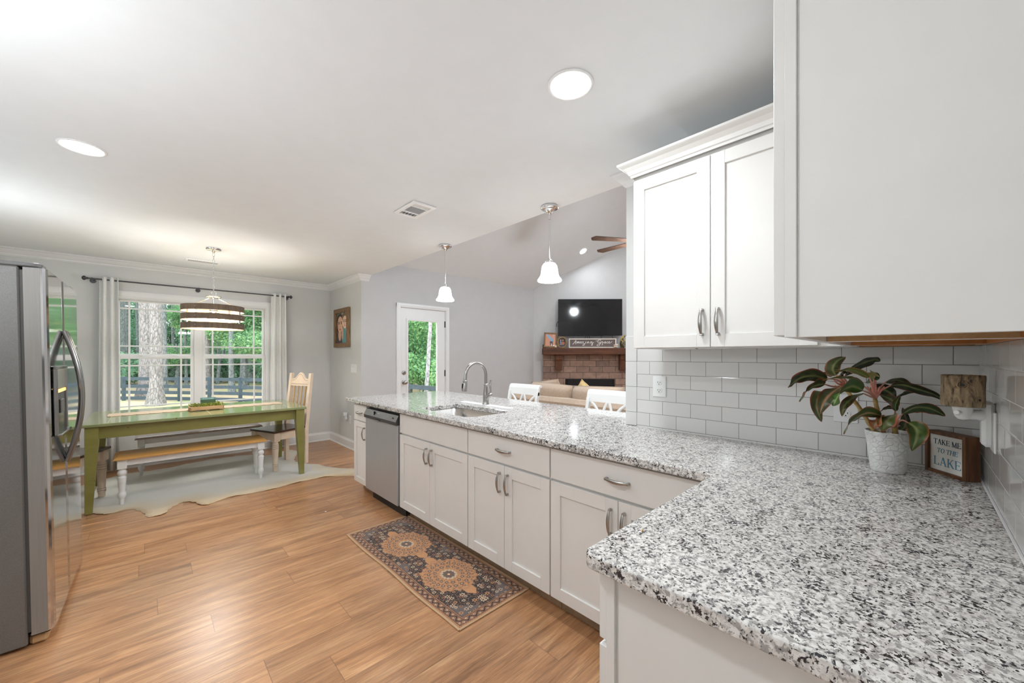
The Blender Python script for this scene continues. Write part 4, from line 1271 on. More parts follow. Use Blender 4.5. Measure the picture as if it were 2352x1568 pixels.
o = bpy.data.objects.new('cowhide_rug', me); COL.objects.link(o); o.location = o0
md = o.modifiers.new('thickness', 'SOLIDIFY'); md.thickness = .0025; md.offset = -1
tag(o, 'cream cowhide rug with tan edges spread under the green dining table', 'rug')

# table runner with a scalloped edge
m = MB(); edge = []
n = 15; x0, x1 = -.262, 1.205
st = (x1-x0)/n
for k in range(n):
    for q in range(7):
        a = math.pi*q/7; edge.append((x0+st*(k+.5)-st/2*math.cos(a), 5.275-.030*math.sin(a)))
edge.append((x1, 5.275)); up_ = [(x, 5.275*2+.19-y) for x, y in reversed(edge)]
m.mesh(outline_mesh(edge+up_, [], .7607, .7655, .0012)); tag(m.build('table_runner', M['runner']), 'narrow beige table runner with scalloped edges along the green table', 'table runner')

# planter tray
t = thing('planter_tray', 'pale wooden tray of small green sprigs in the middle of the table', 'planter', (.472, 5.215, .7658), R(3))
m = MB(); hx, hy = .142, .07
m.box(-hx, hx, -hy, -hy+.010, .006, .040, .001); m.box(-hx, hx, hy-.010, hy, .006, .040, .001); m.box(-hx, -hx+.010, -hy, hy, .006, .040, .001); m.box(hx-.010, hx, -hy, hy, .006, .040, .001)
m.box(-hx, hx, -hy, hy, .004, .010); 
for x in (-hx+.02, 0, hx-.02): m.box(x-.02, x+.02, -hy, hy, 0, .006, .002)
m.build('tray', M['tray_wood'], t)

def leaf_cloud(name, parent, mat_, centers, n, size, seed, flat=.35, squash=1.0):
    rs = np.random.RandomState(seed)
    C = np.array([c[:3] for c in centers]); Rr = np.array([c[3] for c in centers]); wgt = Rr**2/np.sum(Rr**2)
    idx = rs.choice(len(C), n, p=wgt)
    d = rs.normal(size=(n, 3)); d /= np.linalg.norm(d, axis=1)[:, None]
    rad = Rr[idx]*(rs.uniform(.25, 1, n)**.5)
    P = C[idx]+d*rad[:, None]*np.array([1, 1, squash])
    nrm = d*.6+rs.normal(size=(n, 3))*.6+np.array([0, 0, .5]); nrm /= np.linalg.norm(nrm, axis=1)[:, None]
    t1 = np.cross(nrm, rs.normal(size=(n, 3))); t1 /= np.linalg.norm(t1, axis=1)[:, None]; t2 = np.cross(nrm, t1)
    s = size*rs.uniform(.6, 1.3, n)[:, None]
    a = P-t1*s; b = P+t2*s*flat+nrm*s*.12; c = P+t1*s; e = P-t2*s*flat+nrm*s*.12
    V = np.stack([a, b, c, e], 1).reshape(-1, 3); F = np.arange(n*4).reshape(-1, 4)
    me = bpy.data.meshes.new(name); me.vertices.add(n*4); me.vertices.foreach_set('co', V.ravel().astype(np.float32))
    me.loops.add(n*4); me.loops.foreach_set('vertex_index', F.ravel().astype(np.int32)); me.polygons.add(n)
    me.polygons.foreach_set('loop_start', (np.arange(n)*4).astype(np.int32)); me.polygons.foreach_set('loop_total', np.full(n, 4, np.int32))
    me.update(calc_edges=True)
    at = me.color_attributes.new('leaf', 'FLOAT_COLOR', 'CORNER'); A = np.ones((n*4, 4), np.float32)
    A[:, :3] = np.repeat(rs.uniform(0, 1, n), 4)[:, None]; at.data.foreach_set('color', A.ravel())
    me.materials.append(mat_)
    if parent == 'mesh': return me
    o = bpy.data.objects.new(name, me); COL.objects.link(o); o.parent = parent
    return o
cs = [(x, random.uniform(-.035, .035), .040+random.uniform(0, .014), .026) for x in np.linspace(-.12, .12, 16)]+[(.10, .01, .066, .018), (-.09, .02, .06, .02)]
leaf_cloud('sprigs', t, M['moss'], cs, 1500, .0065, 5, .55)
# little booklet standing behind the sprigs
def card(U, V):
    C = np.zeros(U.shape+(3,)); top = np.array(srgb(96, 146, 146)); mid = np.array(srgb(72, 98, 74)); low = np.array(srgb(104, 92, 62))
    C[:] = mid; k = np.clip((.6-V)/.4, 0, 1)[..., None]*np.exp(-((U-.55)/.3)**2)[..., None]; C = C*(1-k)+low*k
    C[V > .80] = top; C[(V > .86) & (V < .93) & (U > .12) & (U < .86) & (np.sin(U*70) > -.2)] = np.array(srgb(214, 226, 226))
    return C
t = thing('booklet', 'small green booklet standing upright behind the sprigs in the tray', 'booklet', (.497, 5.325, .7658), 0)
k = MB(); k.box(-.066, .066, -.003, .004, 0, .118, .001); k.build('pages', M['paper'], t)
print_panel('cover', t, Matrix.Translation((-.066, -.0035, 0)), .132, .118, 44, 36, card, .3, .0008)

# curtains
def curtain(label, x0, x1, ph):
    t = thing('curtain', label, 'curtain', ((x0+x1)/2, 6.375, .02), 0, 'two linen curtains on the window rod')
    m = MB(); n = 90; vs = []; zs = [0.02, .5, 1.0, 1.5, 2.0, 2.165, 2.168, 2.235]
    for j, z in enumerate(zs):
        for i in range(n+1):
            s = i/n; fl = 1+.18*(1-z/2.2)
            x = (x0+x1)/2+(s-.5)*(x1-x0)*fl
            w_ = math.sin(s*2*math.pi*2.6+ph); y = 6.375+.026*math.copysign(abs(w_)**.6, w_)+.006*math.sin(s*17+z*2)*(1-z/2.4)
            if j >= 6: y += -.002
            vs.append((x, y, z))
    m._add(vs, [(j*(n+1)+i, j*(n+1)+i+1, (j+1)*(n+1)+i+1, (j+1)*(n+1)+i) for j in range(len(zs)-1) for i in range(n)], True)
    o = m.build('panel', M['curtain'], t, world=True)
    md = o.modifiers.new('cloth', 'SOLIDIFY'); md.thickness = .004
    m = MB(); 
    m.tube([(x0+(x1-x0)*s, 6.375-.0035+.026*math.copysign(abs(math.sin(s*2*math.pi*2.6+ph))**.6, math.sin(s*2*math.pi*2.6+ph)), 2.166) for s in np.linspace(0, 1, 91)], .0016, 4); m.build('header_seam', M['curtain'], o, world=True)
curtain('left white linen curtain, hanging beside the refrigerator', -.375, -.222, .4)
curtain('right white linen curtain, hanging behind the chair back', 1.315, 1.492, 1.2)
t = thing('curtain_rod', 'dark metal curtain rod with round finials above the window', 'curtain rod', (.5, 6.375, 2.20))
m = MB(); m.cyl((-.47, 6.375, 2.203), (1.54, 6.375, 2.203), .0085, 14); m.build('rod', M['dark_metal'], t, world=True)
for x, s in ((-.49, -1), (1.56, 1)):
    m = MB(Matrix.Translation((x, 6.375, 2.203)) @ Matrix.Rotation(R(90), 4, 'Y')); m.lathe([(.012, -.03), (.014, -.02), (.008, -.018), (.022, -.008), (.026, .0), (.022, .010), (.012, .018), (.001, .02)] if s > 0 else [(.001, -.02), (.012, -.018), (.022, -.010), (.026, .0), (.022, .008), (.008, .018), (.014, .02), (.012, .03)], seg=18); m.build('finial', M['dark_metal'], t, world=True)
for x in (-.43, .50, 1.525):
    m = MB(); m.cyl((x, 6.375, 2.192), (x, 6.478, 2.192), .006, 10); m.cyl((x, 6.468, 2.19), (x, 6.4795, 2.19), .026, 18); m.torus((x, 6.375, 2.203), .0125, .003, 'x', 16, 6); m.build('bracket', M['dark_metal'], t, world=True)

# framed portrait of two people, on the nook wall (faces -X)
def portrait(U, V):
    C = np.zeros(U.shape+(3,)); bgc = np.array(srgb(120, 122, 108)); C[:] = bgc
    C += (.02*np.sin(U*31+V*17)+.02*np.sin(U*13-V*29))[..., None]
    e = lambda cx, cy, rx, ry: ((U-cx)/rx)**2+((V-cy)/ry)**2
    hair = np.array(srgb(58, 48, 42)); skin = np.array(srgb(224, 176, 146)); shirt = np.array(srgb(84, 74, 76)); sk2 = np.array(srgb(230, 196, 168)); teal = np.array(srgb(94, 140, 142))
    C[(V > .72) & (U > .45)] = np.array(srgb(168, 184, 178))
    C[e(.30, .62, .34, .36) < 1] = hair; C[e(.70, .80, .26, .20) < 1] = np.array(srgb(128, 100, 74))
    C[e(.25, .10, .32, .34) < 1] = shirt; C[e(.28, .28, .13, .20) < 1] = skin*.92
    C[e(.72, .22, .25, .36) < 1] = teal
    C[(e(.72, .22, .25, .36) < 1) & (np.sin(U*60+V*25) > .6)] = teal*1.4
    C[e(.30, .62, .235, .27) < 1] = skin; C[e(.72, .68, .20, .205) < 1] = sk2
    C[e(.88, .46, .07, .10) < 1] = sk2*.9; C[e(.52, .32, .07, .20) < 1] = skin*.9
    for cx, cy, d, w in ((.21, .65, 0, .05), (.41, .65, 0, .05), (.65, .70, 0, .038), (.81, .70, 0, .038)):
        C[e(cx, cy, w, .022) < 1] = hair*.8; C[(np.abs(U-cx) < w*1.2) & (np.abs(V-cy-.05) < .008)] = hair
    for cx, cy, w in ((.31, .46, .07), (.73, .575, .045)):
        C[e(cx, cy, w, .022) < 1] = np.array(srgb(186, 92, 86))
    for cx, cy in ((.31, .56), (.73, .64)): C[e(cx, cy, .03, .022) < 1] = skin*.72
    C[(e(.30, .62, .235, .27) < 1) & (U < .16)] *= .8
    return np.clip(C, 0, 1)
pw, ph_ = .575, .580
t = thing('framed_portrait', 'painted portrait of two people in a weathered wood frame on the nook wall', 'picture', (XW, 5.94, 1.755), R(-90))
m = MB(); fw = .062
m.box(-pw/2, -pw/2+fw, -.042, -.001, -ph_/2, ph_/2, .003); m.box(pw/2-fw, pw/2, -.042, -.001, -ph_/2, ph_/2, .003)
m.box(-pw/2+fw, pw/2-fw, -.041, -.001, -ph_/2, -ph_/2+fw, .003); m.box(-pw/2+fw, pw/2-fw, -.041, -.001, ph_/2-fw, ph_/2, .003); m.build('frame', M['weathered'], t)
print_panel('painting', t, Matrix.Translation((-pw/2+fw, -.012, -ph_/2+fw)), pw-2*fw, ph_-2*fw, 80, 80, portrait, .6)

# switch plate, outlet, plugged night light
t = thing('switch_plate', 'white triple light switch plate on the nook wall below the portrait', 'light switch', (XW, 5.525, 1.156), R(-90))
m = MB(); m.box(-.105, .105, -.006, 0, -.061, .061, .003); m.build('plate', M['white_plastic'], t)
for x in (-.055, 0, .055):
    m = MB(); m.box(x-.006, x+.006, -.008, -.004, -.014, .014, .001); m.box(x-.004, x+.004, -.018, -.006, .0, .012, .002); m.build('toggle', M['white_plastic'], t)
def outlet(label, loc, rot, w=.072, h=.116):
    t = thing('wall_outlet', label, 'outlet', loc, rot)
    m = MB(); m.box(-w/2, w/2, -.006, 0, -h/2, h/2, .003); m.build('plate', M['white_plastic'], t)
    for z in (-.022, .022):
        m = MB(); m.mesh(outline_mesh(round_poly([(-.016, -.0145), (.016, -.0145), (.016, .0145), (-.016, .0145)], .012), [], 0, .003, .0008))
        m.v = [(x, -.0055-q, y+z) for x, y, q in m.v]
        f = m.build('socket', M['white_plastic'], t)
        m = MB(); m.box(-.0075, -.005, -.0092, -.008, z-.002, z+.007); m.box(.005, .0075, -.0092, -.008, z-.001, z+.006); m.cyl((0, -.0092, z-.008), (0, -.008, z-.008), .0026, 8); m.build('slot', M['black'], f)
    return t
outlet('white wall outlet low on the nook wall by the baseboard', (XW, 5.655, .415), R(-90))
t = thing('night_light', 'small white plug-in device beside the low outlet on the nook wall', 'night light', (XW, 5.79, .455), R(-90))
m = MB(); m.box(-.035, .035, -.05, -.001, -.005, .05, .01); m.build('housing', M['white_plastic'], t)
m = MB(); m.box(-.012, .03, -.035, -.001, -.055, -.004, .006); m.build('plug', M['white_plastic'], t)
outlet('white outlet on the tiles left of the plant, both sockets in view', (2.148, 1.020, 1.160), R(-90), .080, .120)
outlet('white outlet on the tiles half hidden behind the leaves of the plant', (2.148, .205, 1.115), R(-90), .080, .120)
m = MB(); m.box(1.113, 1.128, 3.487, 3.497, .0002, .004, .001); tag(m.build('crumb', M['white_matte']), 'tiny white scrap lying on the plank floor', 'scrap')
# ------------------------------------------------------------------ living room, seen over the peninsula
FU = 1.35
def dpos(u, D, z=0): v = RD @ Vector((u, D, z)); return (v.x, v.y, v.z)
def dthing(name, label, cat, u, D, z, group=None): return thing(name, label, cat, dpos(u, D, z), R(-45), group)

t = dthing('fireplace', 'brown brick fireplace with a dark wooden mantel in the corner of the living room', 'fireplace', FU, 7.709, 0)
m = MB(); w0, w1, f0, f1, fz = -.922, .922, -.479, .474, .880
m.box(w0, f0, -.11, -.001, 0, 1.36); m.box(f1, w1, -.11, -.001, 0, 1.36); m.box(f0, f1, -.11, -.001, fz, 1.36); m.box(f0, f1, -.11, -.001, 0, .12); m.build('brick_surround', M['fbrick'], t)
m = MB(); m.box(-.935, .935, -.33, -.002, 1.360, 1.487, .006); m.build('mantel', M['mantel'], t)
for u in (-.622, .622):
    m = MB(); pr = [(-.112, 1.36), (-.26, 1.36), (-.26, 1.27), (-.235, 1.235), (-.215, 1.06), (-.112, 1.06)]
    n = len(pr); m._add([(u-.067, y, z) for y, z in pr]+[(u+.067, y, z) for y, z in pr], [tuple(range(n)), tuple(range(n, 2*n))]+[(i, (i+1) % n, (i+1) % n+n, i+n) for i in range(n)]); m.build('corbel', M['corbel'], t)
m = MB(); m.box(f0-.005, f1+.005, -.125, -.10, fz-.175, fz+.004, .003); m.box(f0-.005, f0+.045, -.125, -.10, .12, fz, .003); m.box(f1-.045, f1+.005, -.125, -.10, .12, fz, .003); m.box(f0, f1, -.125, -.10, .12, .16, .003); m.build('firebox_frame', M['firebox'], t)
m = MB(); m.box(f0, f1, -.098, -.003, .12, fz); m.build('firebox', M['black'], t)
m = MB(); m.box(f0+.01, f1-.04, -.132, -.122, fz-.182, fz-.170, .001); m.build('trim_bar', M['nickel'], t)

t = dthing('television', 'large black flat television mounted above the mantel', 'television', 1.342, 7.565, 1.730)
m = MB(); m.box(-.622, .622, -.030, .03, 0, .712, .006); m.build('bezel', M['black_gloss'], t)
m = MB(); m.box(-.614, .614, -.0315, -.029, .012, .704); m.build('screen', M['screen'], t)
m = MB(); m.box(-.2, .2, .03, .14, .2, .5, .01); m.build('wall_mount', M['black_metal'], t)
m = MB()
for a, b in ((-.06, -.13), (-.03, -.035), (.0, .02), (.24, .24), (.45, .50)): m.tube([(a, .08, .0), (b, .10, -.16)], .004, 6)
m.tube([(-.622, .03, .28), (-.645, .04, .24), (-.65, .05, .19), (-.63, .05, .185)], .006, 6); m.build('cable', M['black'], t)

# sign: Amazing Grace, handwritten strokes traced as ribbons
t = dthing('mantel_sign', 'long framed sign reading Amazing Grace on the mantel', 'sign', 1.372, 7.46, 1.4875)
sw, sh = .455, .182
m = MB(); b_ = .020
m.box(-sw, -sw+b_, -.012, .012, 0, sh, .002); m.box(sw-b_, sw, -.012, .012, 0, sh, .002); m.box(-sw+b_, sw-b_, -.0118, .012, 0, b_, .002); m.box(-sw+b_, sw-b_, -.0118, .012, sh-b_, sh, .002); m.build('frame', M['frame_white'], t)
m = MB(); m.box(-sw+b_, sw-b_, -.002, .006, b_, sh-b_); m.build('board', M['sign_taupe'], t)
S = [
 [(888, 562), (900, 574), (920, 558), (950, 510), (978, 472), (975, 520), (972, 582)], [(915, 545), (950, 528), (1000, 512)],
 [(998, 556), (1010, 508), (1006, 552), (1022, 514), (1034, 512), (1029, 552), (1046, 514), (1058, 512), (1054, 546), (1070, 550)],
 [(1114, 515), (1092, 509), (1076, 536), (1086, 554), (1106, 536), (1116, 510), (1112, 548), (1128, 548)],
 [(1132, 522), (1150, 510), (1168, 514), (1158, 538), (1140, 552), (1172, 550), (1198, 572), (1186, 606), (1158, 616), (1150, 600), (1180, 574), (1216, 552)],
 [(1216, 552), (1230, 510), (1226, 548), (1244, 548)], [(1234, 488), (1237, 492)],
 [(1262, 554), (1272, 508), (1268, 552), (1288, 516), (1304, 510), (1300, 546), (1320, 550)],
 [(1378, 514), (1356, 509), (1340, 536), (1352, 554), (1374, 534), (1384, 510), (1394, 556), (1402, 588), (1388, 612), (1370, 600), (1388, 572), (1432, 524)],
 [(1488, 482), (1500, 498), (1530, 488), (1572, 462), (1606, 468), (1602, 486)], [(1606, 468), (1560, 470), (1540, 510), (1548, 546), (1576, 546), (1600, 516), (1572, 520)], [(1600, 516), (1594, 566), (1568, 612), (1530, 622), (1512, 604), (1540, 582), (1612, 556)],
 [(1612, 556), (1632, 520), (1640, 500), (1650, 516), (1664, 520), (1652, 552), (1650, 588), (1640, 606)], [(1664, 520), (1690, 548)],
 [(1740, 516), (1718, 509), (1702, 536), (1712, 554), (1732, 536), (1742, 510), (1738, 548), (1756, 548)],
 [(1800, 518), (1784, 508), (1768, 532), (1778, 554), (1806, 544)],
 [(1806, 544), (1834, 528), (1838, 508), (1820, 514), (1812, 540), (1832, 556), (1866, 538), (1902, 506)],
]
def ribbon(m, pts, w, y, th=.0012):
    pts = catmull(pts, 7); n = len(pts); vs = []
    for i, p in enumerate(pts):
        d = (pts[min(i+1, n-1)]-pts[max(i-1, 0)]).normalized(); nn = Vector((-d.z, 0, d.x))
        k = w*(.62+.55*abs(d.z))*(1 if 0 < i < n-1 else .5)
        for s in (-1, 1):
            q = p+nn*k*s; vs.append((q.x, y, q.z))
    vs += [(x, y-th, z) for x, y, z in vs]; o = 2*n
    fs = []
    for i in range(n-1):
        a, b, c, d_ = 2*i, 2*i+1, 2*i+3, 2*i+2
        fs += [(a, b, c, d_), (a+o, d_+o, c+o, b+o), (a, d_, d_+o, a+o), (b, b+o, c+o, c)]
    m._add(vs, fs)
m = MB()
sc = .908/108/11.2
for st in S:
    ribbon(m, [(((x-1306*11.2+1235*11.2))*sc+.918-1.372, 0, .100-(y-540)*sc*.98) for x, y in st], .0036, -.0024)
m.build('lettering', M['ink_white'], t)

# pictures and shells on the mantel
def ball_photo(U, V):
    C = np.zeros(U.shape+(3,)); C[:] = np.array(srgb(204, 138, 104)); C += (.03*np.sin(U*80)*np.sin(V*90))[..., None]
    e = lambda cx, cy, rx, ry: ((U-cx)/rx)**2+((V-cy)/ry)**2
    bl = np.array(srgb(126, 168, 198)); dk = np.array(srgb(48, 50, 62)); wh = np.array(srgb(226, 228, 230))
    C[e(.22, .90, .12, .07) < 1] = bl*1.2; C[e(.28, .80, .07, .08) < 1] = dk
    C[np.abs((V-.66)+(U-.5)*.75) < .13*(np.abs(U-.48) < .26)] = bl
    C[e(.66, .48, .15, .16) < 1] = bl*.9; C[(np.abs(U-.6) < .16) & (V > .24) & (V < .40)] = dk*1.4
    C[(np.abs(U-.52) < .045) & (V > .06) & (V < .28)] = dk; C[(np.abs(U-.70) < .045) & (V > .04) & (V < .28)] = dk
    C[e(.84, .07, .10, .055) < 1] = wh; C[e(.62, .10, .05, .05) < 1] = wh
    C[e(.8, .88, .07, .09) < 1] = wh*.5
    return np.clip(C, 0, 1)
t = dthing('framed_photo', 'brown framed photo of a baseball player at the left end of the mantel', 'picture', .560, 7.50, 1.492); t.rotation_euler = (R(-9), R(2.5), R(-45))
m = MB(); w, h, f = .128, .300, .030
m.box(-w, -w+f, -.018, 0, 0, h, .004); m.box(w-f, w, -.018, 0, 0, h, .004); m.box(-w+f, w-f, -.0175, 0, 0, f, .004); m.box(-w+f, w-f, -.0175, 0, h-f, h, .004); m.build('frame', M['weathered'], t)
print_panel('photo', t, Matrix.Translation((-w+f, -.006, f)), 2*(w-f), h-2*f, 36, 44, ball_photo, .4)
m = MB(); m.box(-.015, .015, .0, .06, .01, .2, .003); m.build('easel_back', M['black'], t)
def fam_photo(U, V):
    C = np.zeros(U.shape+(3,)); C[:] = np.array(srgb(34, 28, 36))
    e = lambda cx, cy, rx, ry: ((U-cx)/rx)**2+((V-cy)/ry)**2
    C[e(.6, .42, .3, .16) < 1] = np.array(srgb(176, 96, 66)); C[e(.3, .5, .12, .22) < 1] = np.array(srgb(108, 130, 160)); C[e(.62, .74, .10, .09) < 1] = np.array(srgb(196, 130, 100)); C[e(.3, .76, .09, .08) < 1] = np.array(srgb(190, 150, 130))
    C[V < .2] = np.array(srgb(70, 62, 74)); C[e(.45, .28, .4, .07) < 1] = np.array(srgb(150, 120, 110))
    return C
t = dthing('framed_photo', 'small oval twig frame with a dark photo on the mantel, left of the lettered sign', 'picture', .790, 7.48, 1.4875)
oval = lambda rx, rz, cz, n=36: [(rx*math.copysign(abs(math.cos(2*math.pi*k/n))**.7, math.cos(2*math.pi*k/n)), cz+rz*math.copysign(abs(math.sin(2*math.pi*k/n))**.7, math.sin(2*math.pi*k/n))) for k in range(n)]
me = outline_mesh(oval(.098, .110, .108), [oval(.062, .083, .108)], -.012, .012, .004); m = MB(); m.mesh(me); m.v = [(x, -z, y) for x, y, z in m.v]; m.build('frame', M['weathered'], t)
m = MB(); random.seed(4)
for k in range(26):
    a = random.uniform(0, 6.28); r0 = .088; p = Vector((r0*math.cos(a), random.uniform(-.018, -.004), .108+.098*math.sin(a))); d = Vector((-math.sin(a), random.uniform(-.3, .3), math.cos(a)+random.uniform(-.4, .4))).normalized()
    m.tube([p-d*.022, p+Vector((0, -.004, 0)), p+d*.022], .0035, 5)
m.build('twig', M['stem'], t)
print_panel('photo', t, Matrix.Translation((-.066, .004, .022)), .132, .172, 30, 36, fam_photo, .4)
t = dthing('starfish', 'small cream starfish on the mantel before the baseball photo', 'starfish', .662, 7.43, 1.4875)
m = MB(); star = [((.036 if k % 2 == 0 else .014)*math.cos(math.pi*k/5+.3), (.036 if k % 2 == 0 else .014)*math.sin(math.pi*k/5+.3)) for k in range(10)]
m.mesh(outline_mesh(star, [], 0, .009, .003)); m.v = [(x, -.9*z, y*.95+.033) for x, y, z in m.v]; m.build('body', plain('starfish_skin', srgb(236, 204, 160), .8, var=.1, scale=60), t)
t = dthing('coral', 'white lumpy coral ornament on the mantel at the right end of the sign', 'coral', 1.806, 7.405, 1.4875)
m = MB()
for k in range(26): m.ball((random.uniform(-.034, .034), random.uniform(-.018, .018), .016+random.uniform(0, .045)), random.uniform(.008, .015), 8, 6)
m.build('body', plain('coral_white', srgb(226, 208, 188), .9, var=.2, scale=120, bump=.6, bscale=160), t)
t = dthing('glass_cloche', 'glass jar wrapped in driftwood twigs at the right end of the mantel', 'jar', 2.03, 7.48, 1.4875)
m = MB(); m.lathe([(.09, .0), (.12, .03), (.13, .10), (.115, .17), (.06, .22), (.05, .24)], (0, 0, .0), 24, cap=False); m.build('jar', M['glass'], t)
m = MB()
for k in range(16):
    a = random.uniform(0, 6.28); b = a+random.uniform(-1.6, 1.6)
    P = [Vector((.125*math.cos(a+(b-a)*s)*math.sin(.5+2.2*s)*1.05+.01, .125*math.sin(a+(b-a)*s)*math.sin(.5+2.2*s)*1.05, .01+.24*s)) for s in np.linspace(0, 1, 8)]
    m.tube(P, [.004, .007, .009, .009, .009, .008, .006, .004], 6)
m.build('twig', M['stem'], t)
t = dthing('candle_base', 'small black cylinder at the far left end of the mantel behind the photo', 'candle holder', .455, 7.60, 1.4875)
m = MB(); m.lathe([(.03, 0), (.034, .01), (.034, .06), (.028, .075), (.001, .075)], seg=18); m.build('body', M['black'], t)

# sofa, its back towards the kitchen
t = thing('sofa', 'tan fabric sofa with its back to the kitchen', 'sofa', (4.05, 2.62, 0))
m = MB(); m.box(3.60, 3.82, 1.35, 3.86, .0, .822, .045); m.build('back_frame', M['sofa'], t, world=True)
m = MB(); m.box(3.62, 4.52, 1.35, 3.86, .05, .36, .03); m.build('base', M['sofa'], t, world=True)
for y0 in (3.66, 1.35):
    m = MB(); m.box(3.62, 4.52, y0, y0+.20, .05, .62, .06); m.build('arm', M['sofa'], t, world=True)
def cushion(parent, name, c, sx, sy, sz, mat_, rot=None, pw=.42):
    m = MB(Matrix.Translation(c) @ (rot or Matrix.Identity(4))); n = 20; vs = []
    for i in range(n+1):
        for j in range(n+1):
            u, v = -1+2*i/n, -1+2*j/n
            b = max(0, (1-u**4)*(1-v**4))**pw
            vs.append((u, v, b))
    k = (n+1)**2
    A = [(b*sx, u*sy*(1-.06*(1-abs(v))**.5*0), v*sz) for u, v, b in vs]+[(-b*sx, u*sy, v*sz) for u, v, b in vs]
    fs = [(i*(n+1)+j, (i+1)*(n+1)+j, (i+1)*(n+1)+j+1, i*(n+1)+j+1) for i in range(n) for j in range(n)]
    fs += [tuple(q+k for q in reversed(f)) for f in fs]
    m._add(A, fs, True)
    o = m.build(name, mat_, parent, world=True)
    m2 = MB(m.M); ring = [(0, -sy, -sz), (0, sy, -sz), (0, sy, sz), (0, -sy, sz), (0, -sy, -sz)]
    m2.tube(ring, .006, 6, cap=False); m2.build('piping', mat_, o, world=True)
    return o
for y in (3.285, 2.565, 1.84):
    cushion(t, 'back_cushion', (3.86, y, .715), .13, .352, .262, M['sofa'], Matrix.Rotation(R(-6), 4, 'Y') @ Matrix.Rotation(R(2 if y > 3 else -2), 4, 'X'))
    m = MB(); m.box(3.85, 4.5, y-.35, y+.35, .36, .50, .04); m.build('seat_cushion', M['sofa'], t, world=True)
p = thing('throw_pillow', 'gold pillow poking up between the two sofa back cushions', 'pillow', (3.93, 2.93, .80)); cushion(p, 'cover', (4.02, 2.88, .80), .06, .17, .17, M['gold_fabric'], Matrix.Rotation(R(38), 4, 'X') @ Matrix.Rotation(R(-10), 4, 'Y'))
p = thing('throw_pillow', 'tan pillow lying over the left end of the sofa back', 'pillow', (3.90, 3.50, .80)); cushion(p, 'cover', (3.98, 3.46, .86), .06, .22, .14, M['sofa'], Matrix.Rotation(R(-8), 4, 'X') @ Matrix.Rotation(R(-14), 4, 'Y'))

# counter stools
def stool(label, loc):
    t = thing('bar_stool', label, 'stool', loc, R(180), 'two white stools at the peninsula')
    W_ = .222; xb = -.195
    m = MB(); m.mesh(outline_mesh(round_poly([(-.19, -.20), (.20, -.215), (.20, .215), (-.19, .20)], .04), [], .60, .64, .01)); m.build('seat', M['white_matte'], t)
    bx = lambda z: xb-.075*(z-.62)/.4
    for sx, sy in ((.165, -1), (.165, 1)):
        m = MB(); m.taper(sx, sy*.185, 0, .60, .030, .042); m.build('leg', M['white_matte'], t)
    for s in (-1, 1):
        m = MB(); vs = []
        for z, x, w in ((0, xb-.03, .03), (.62, xb, .036), (.955, bx(.955), .030)):
            vs += [(x-w/2, s*(W_-.016)-.016, z), (x+w/2, s*(W_-.016)-.016, z), (x+w/2, s*(W_-.016)+.016, z), (x-w/2, s*(W_-.016)+.016, z)]
        m._add(vs, [(0, 3, 2, 1), (8, 9, 10, 11)]+[(i*4+j, i*4+(j+1) % 4, (i+1)*4+(j+1) % 4, (i+1)*4+j) for i in range(2) for j in range(4)])
        m.build('rear_leg', M['white_matte'], t)
    for z, xx in ((.22, .165), (.30, -.2)):
        m = MB(); m.box(xx-.012, xx+.012, -.18, .18, z, z+.035, .003); m.build('stretcher', M['white_matte'], t)
    for s in (-1, 1):
        m = MB(); m.box(-.19, .16, s*.188-.010, s*.188+.010, .26, .29, .003); m.build('stretcher', M['white_matte'], t)
    # crest rail: a board that leans back and rolls over at the top
    prof = [(bx(.922)-.011, .922), (bx(.922)+.011, .922), (bx(.99)+.011, .99), (bx(1.015)+.006, 1.012), (bx(1.03)-.006, 1.026), (bx(1.03)-.026, 1.028), (bx(1.02)-.040, 1.016), (bx(1.0)-.036, 1.002), (bx(1.0)-.020, 1.004), (bx(.99)-.012, .99)]
    n = len(prof); m = MB(); ys = np.linspace(-W_, W_, 13); vs = []
    for y in ys:
        cv_ = -.018*(1-(y/W_)**2)
        vs += [(x+cv_, y, z) for x, z in prof]
    fs = [tuple(range(n)), tuple((len(ys)-1)*n+i for i in range(n))]+[(i*n+j, i*n+(j+1) % n, (i+1)*n+(j+1) % n, (i+1)*n+j) for i in range(len(ys)-1) for j in range(n)]
    m._add(vs, fs); m.build('crest_rail', M['white_matte'], t)
    m = MB(); m.box(bx(.72)-.010, bx(.72)+.012, -.19, .19, .70, .735, .003); m.build('lower_rail', M['white_matte'], t)
    # lattice: central inverted V and two sweeping arcs
    def strip(pts, w=.014):
        m.tube([(bx(z)-.004, y, z) for y, z in pts], w, 8, flat=((1, 0, 0), .5))
    m = MB()
    for s in (-1, 1):
        strip([(s*.012, .925), (s*.036, .86), (s*.075, .74)])
        strip([(p_.x, p_.y) for p_ in catmull([(s*.19, .925, 0), (s*.135, .885, 0), (s*.08, .82, 0), (s*.045, .735, 0)], 5)])
    m.build('lattice', M['white_matte'], t)
    return t
stool('left white bar stool with a pierced back behind the peninsula', (2.70, 2.922, 0))
stool('right white bar stool with a pierced back, next to the tiled wall end', (2.70, 1.872, 0))

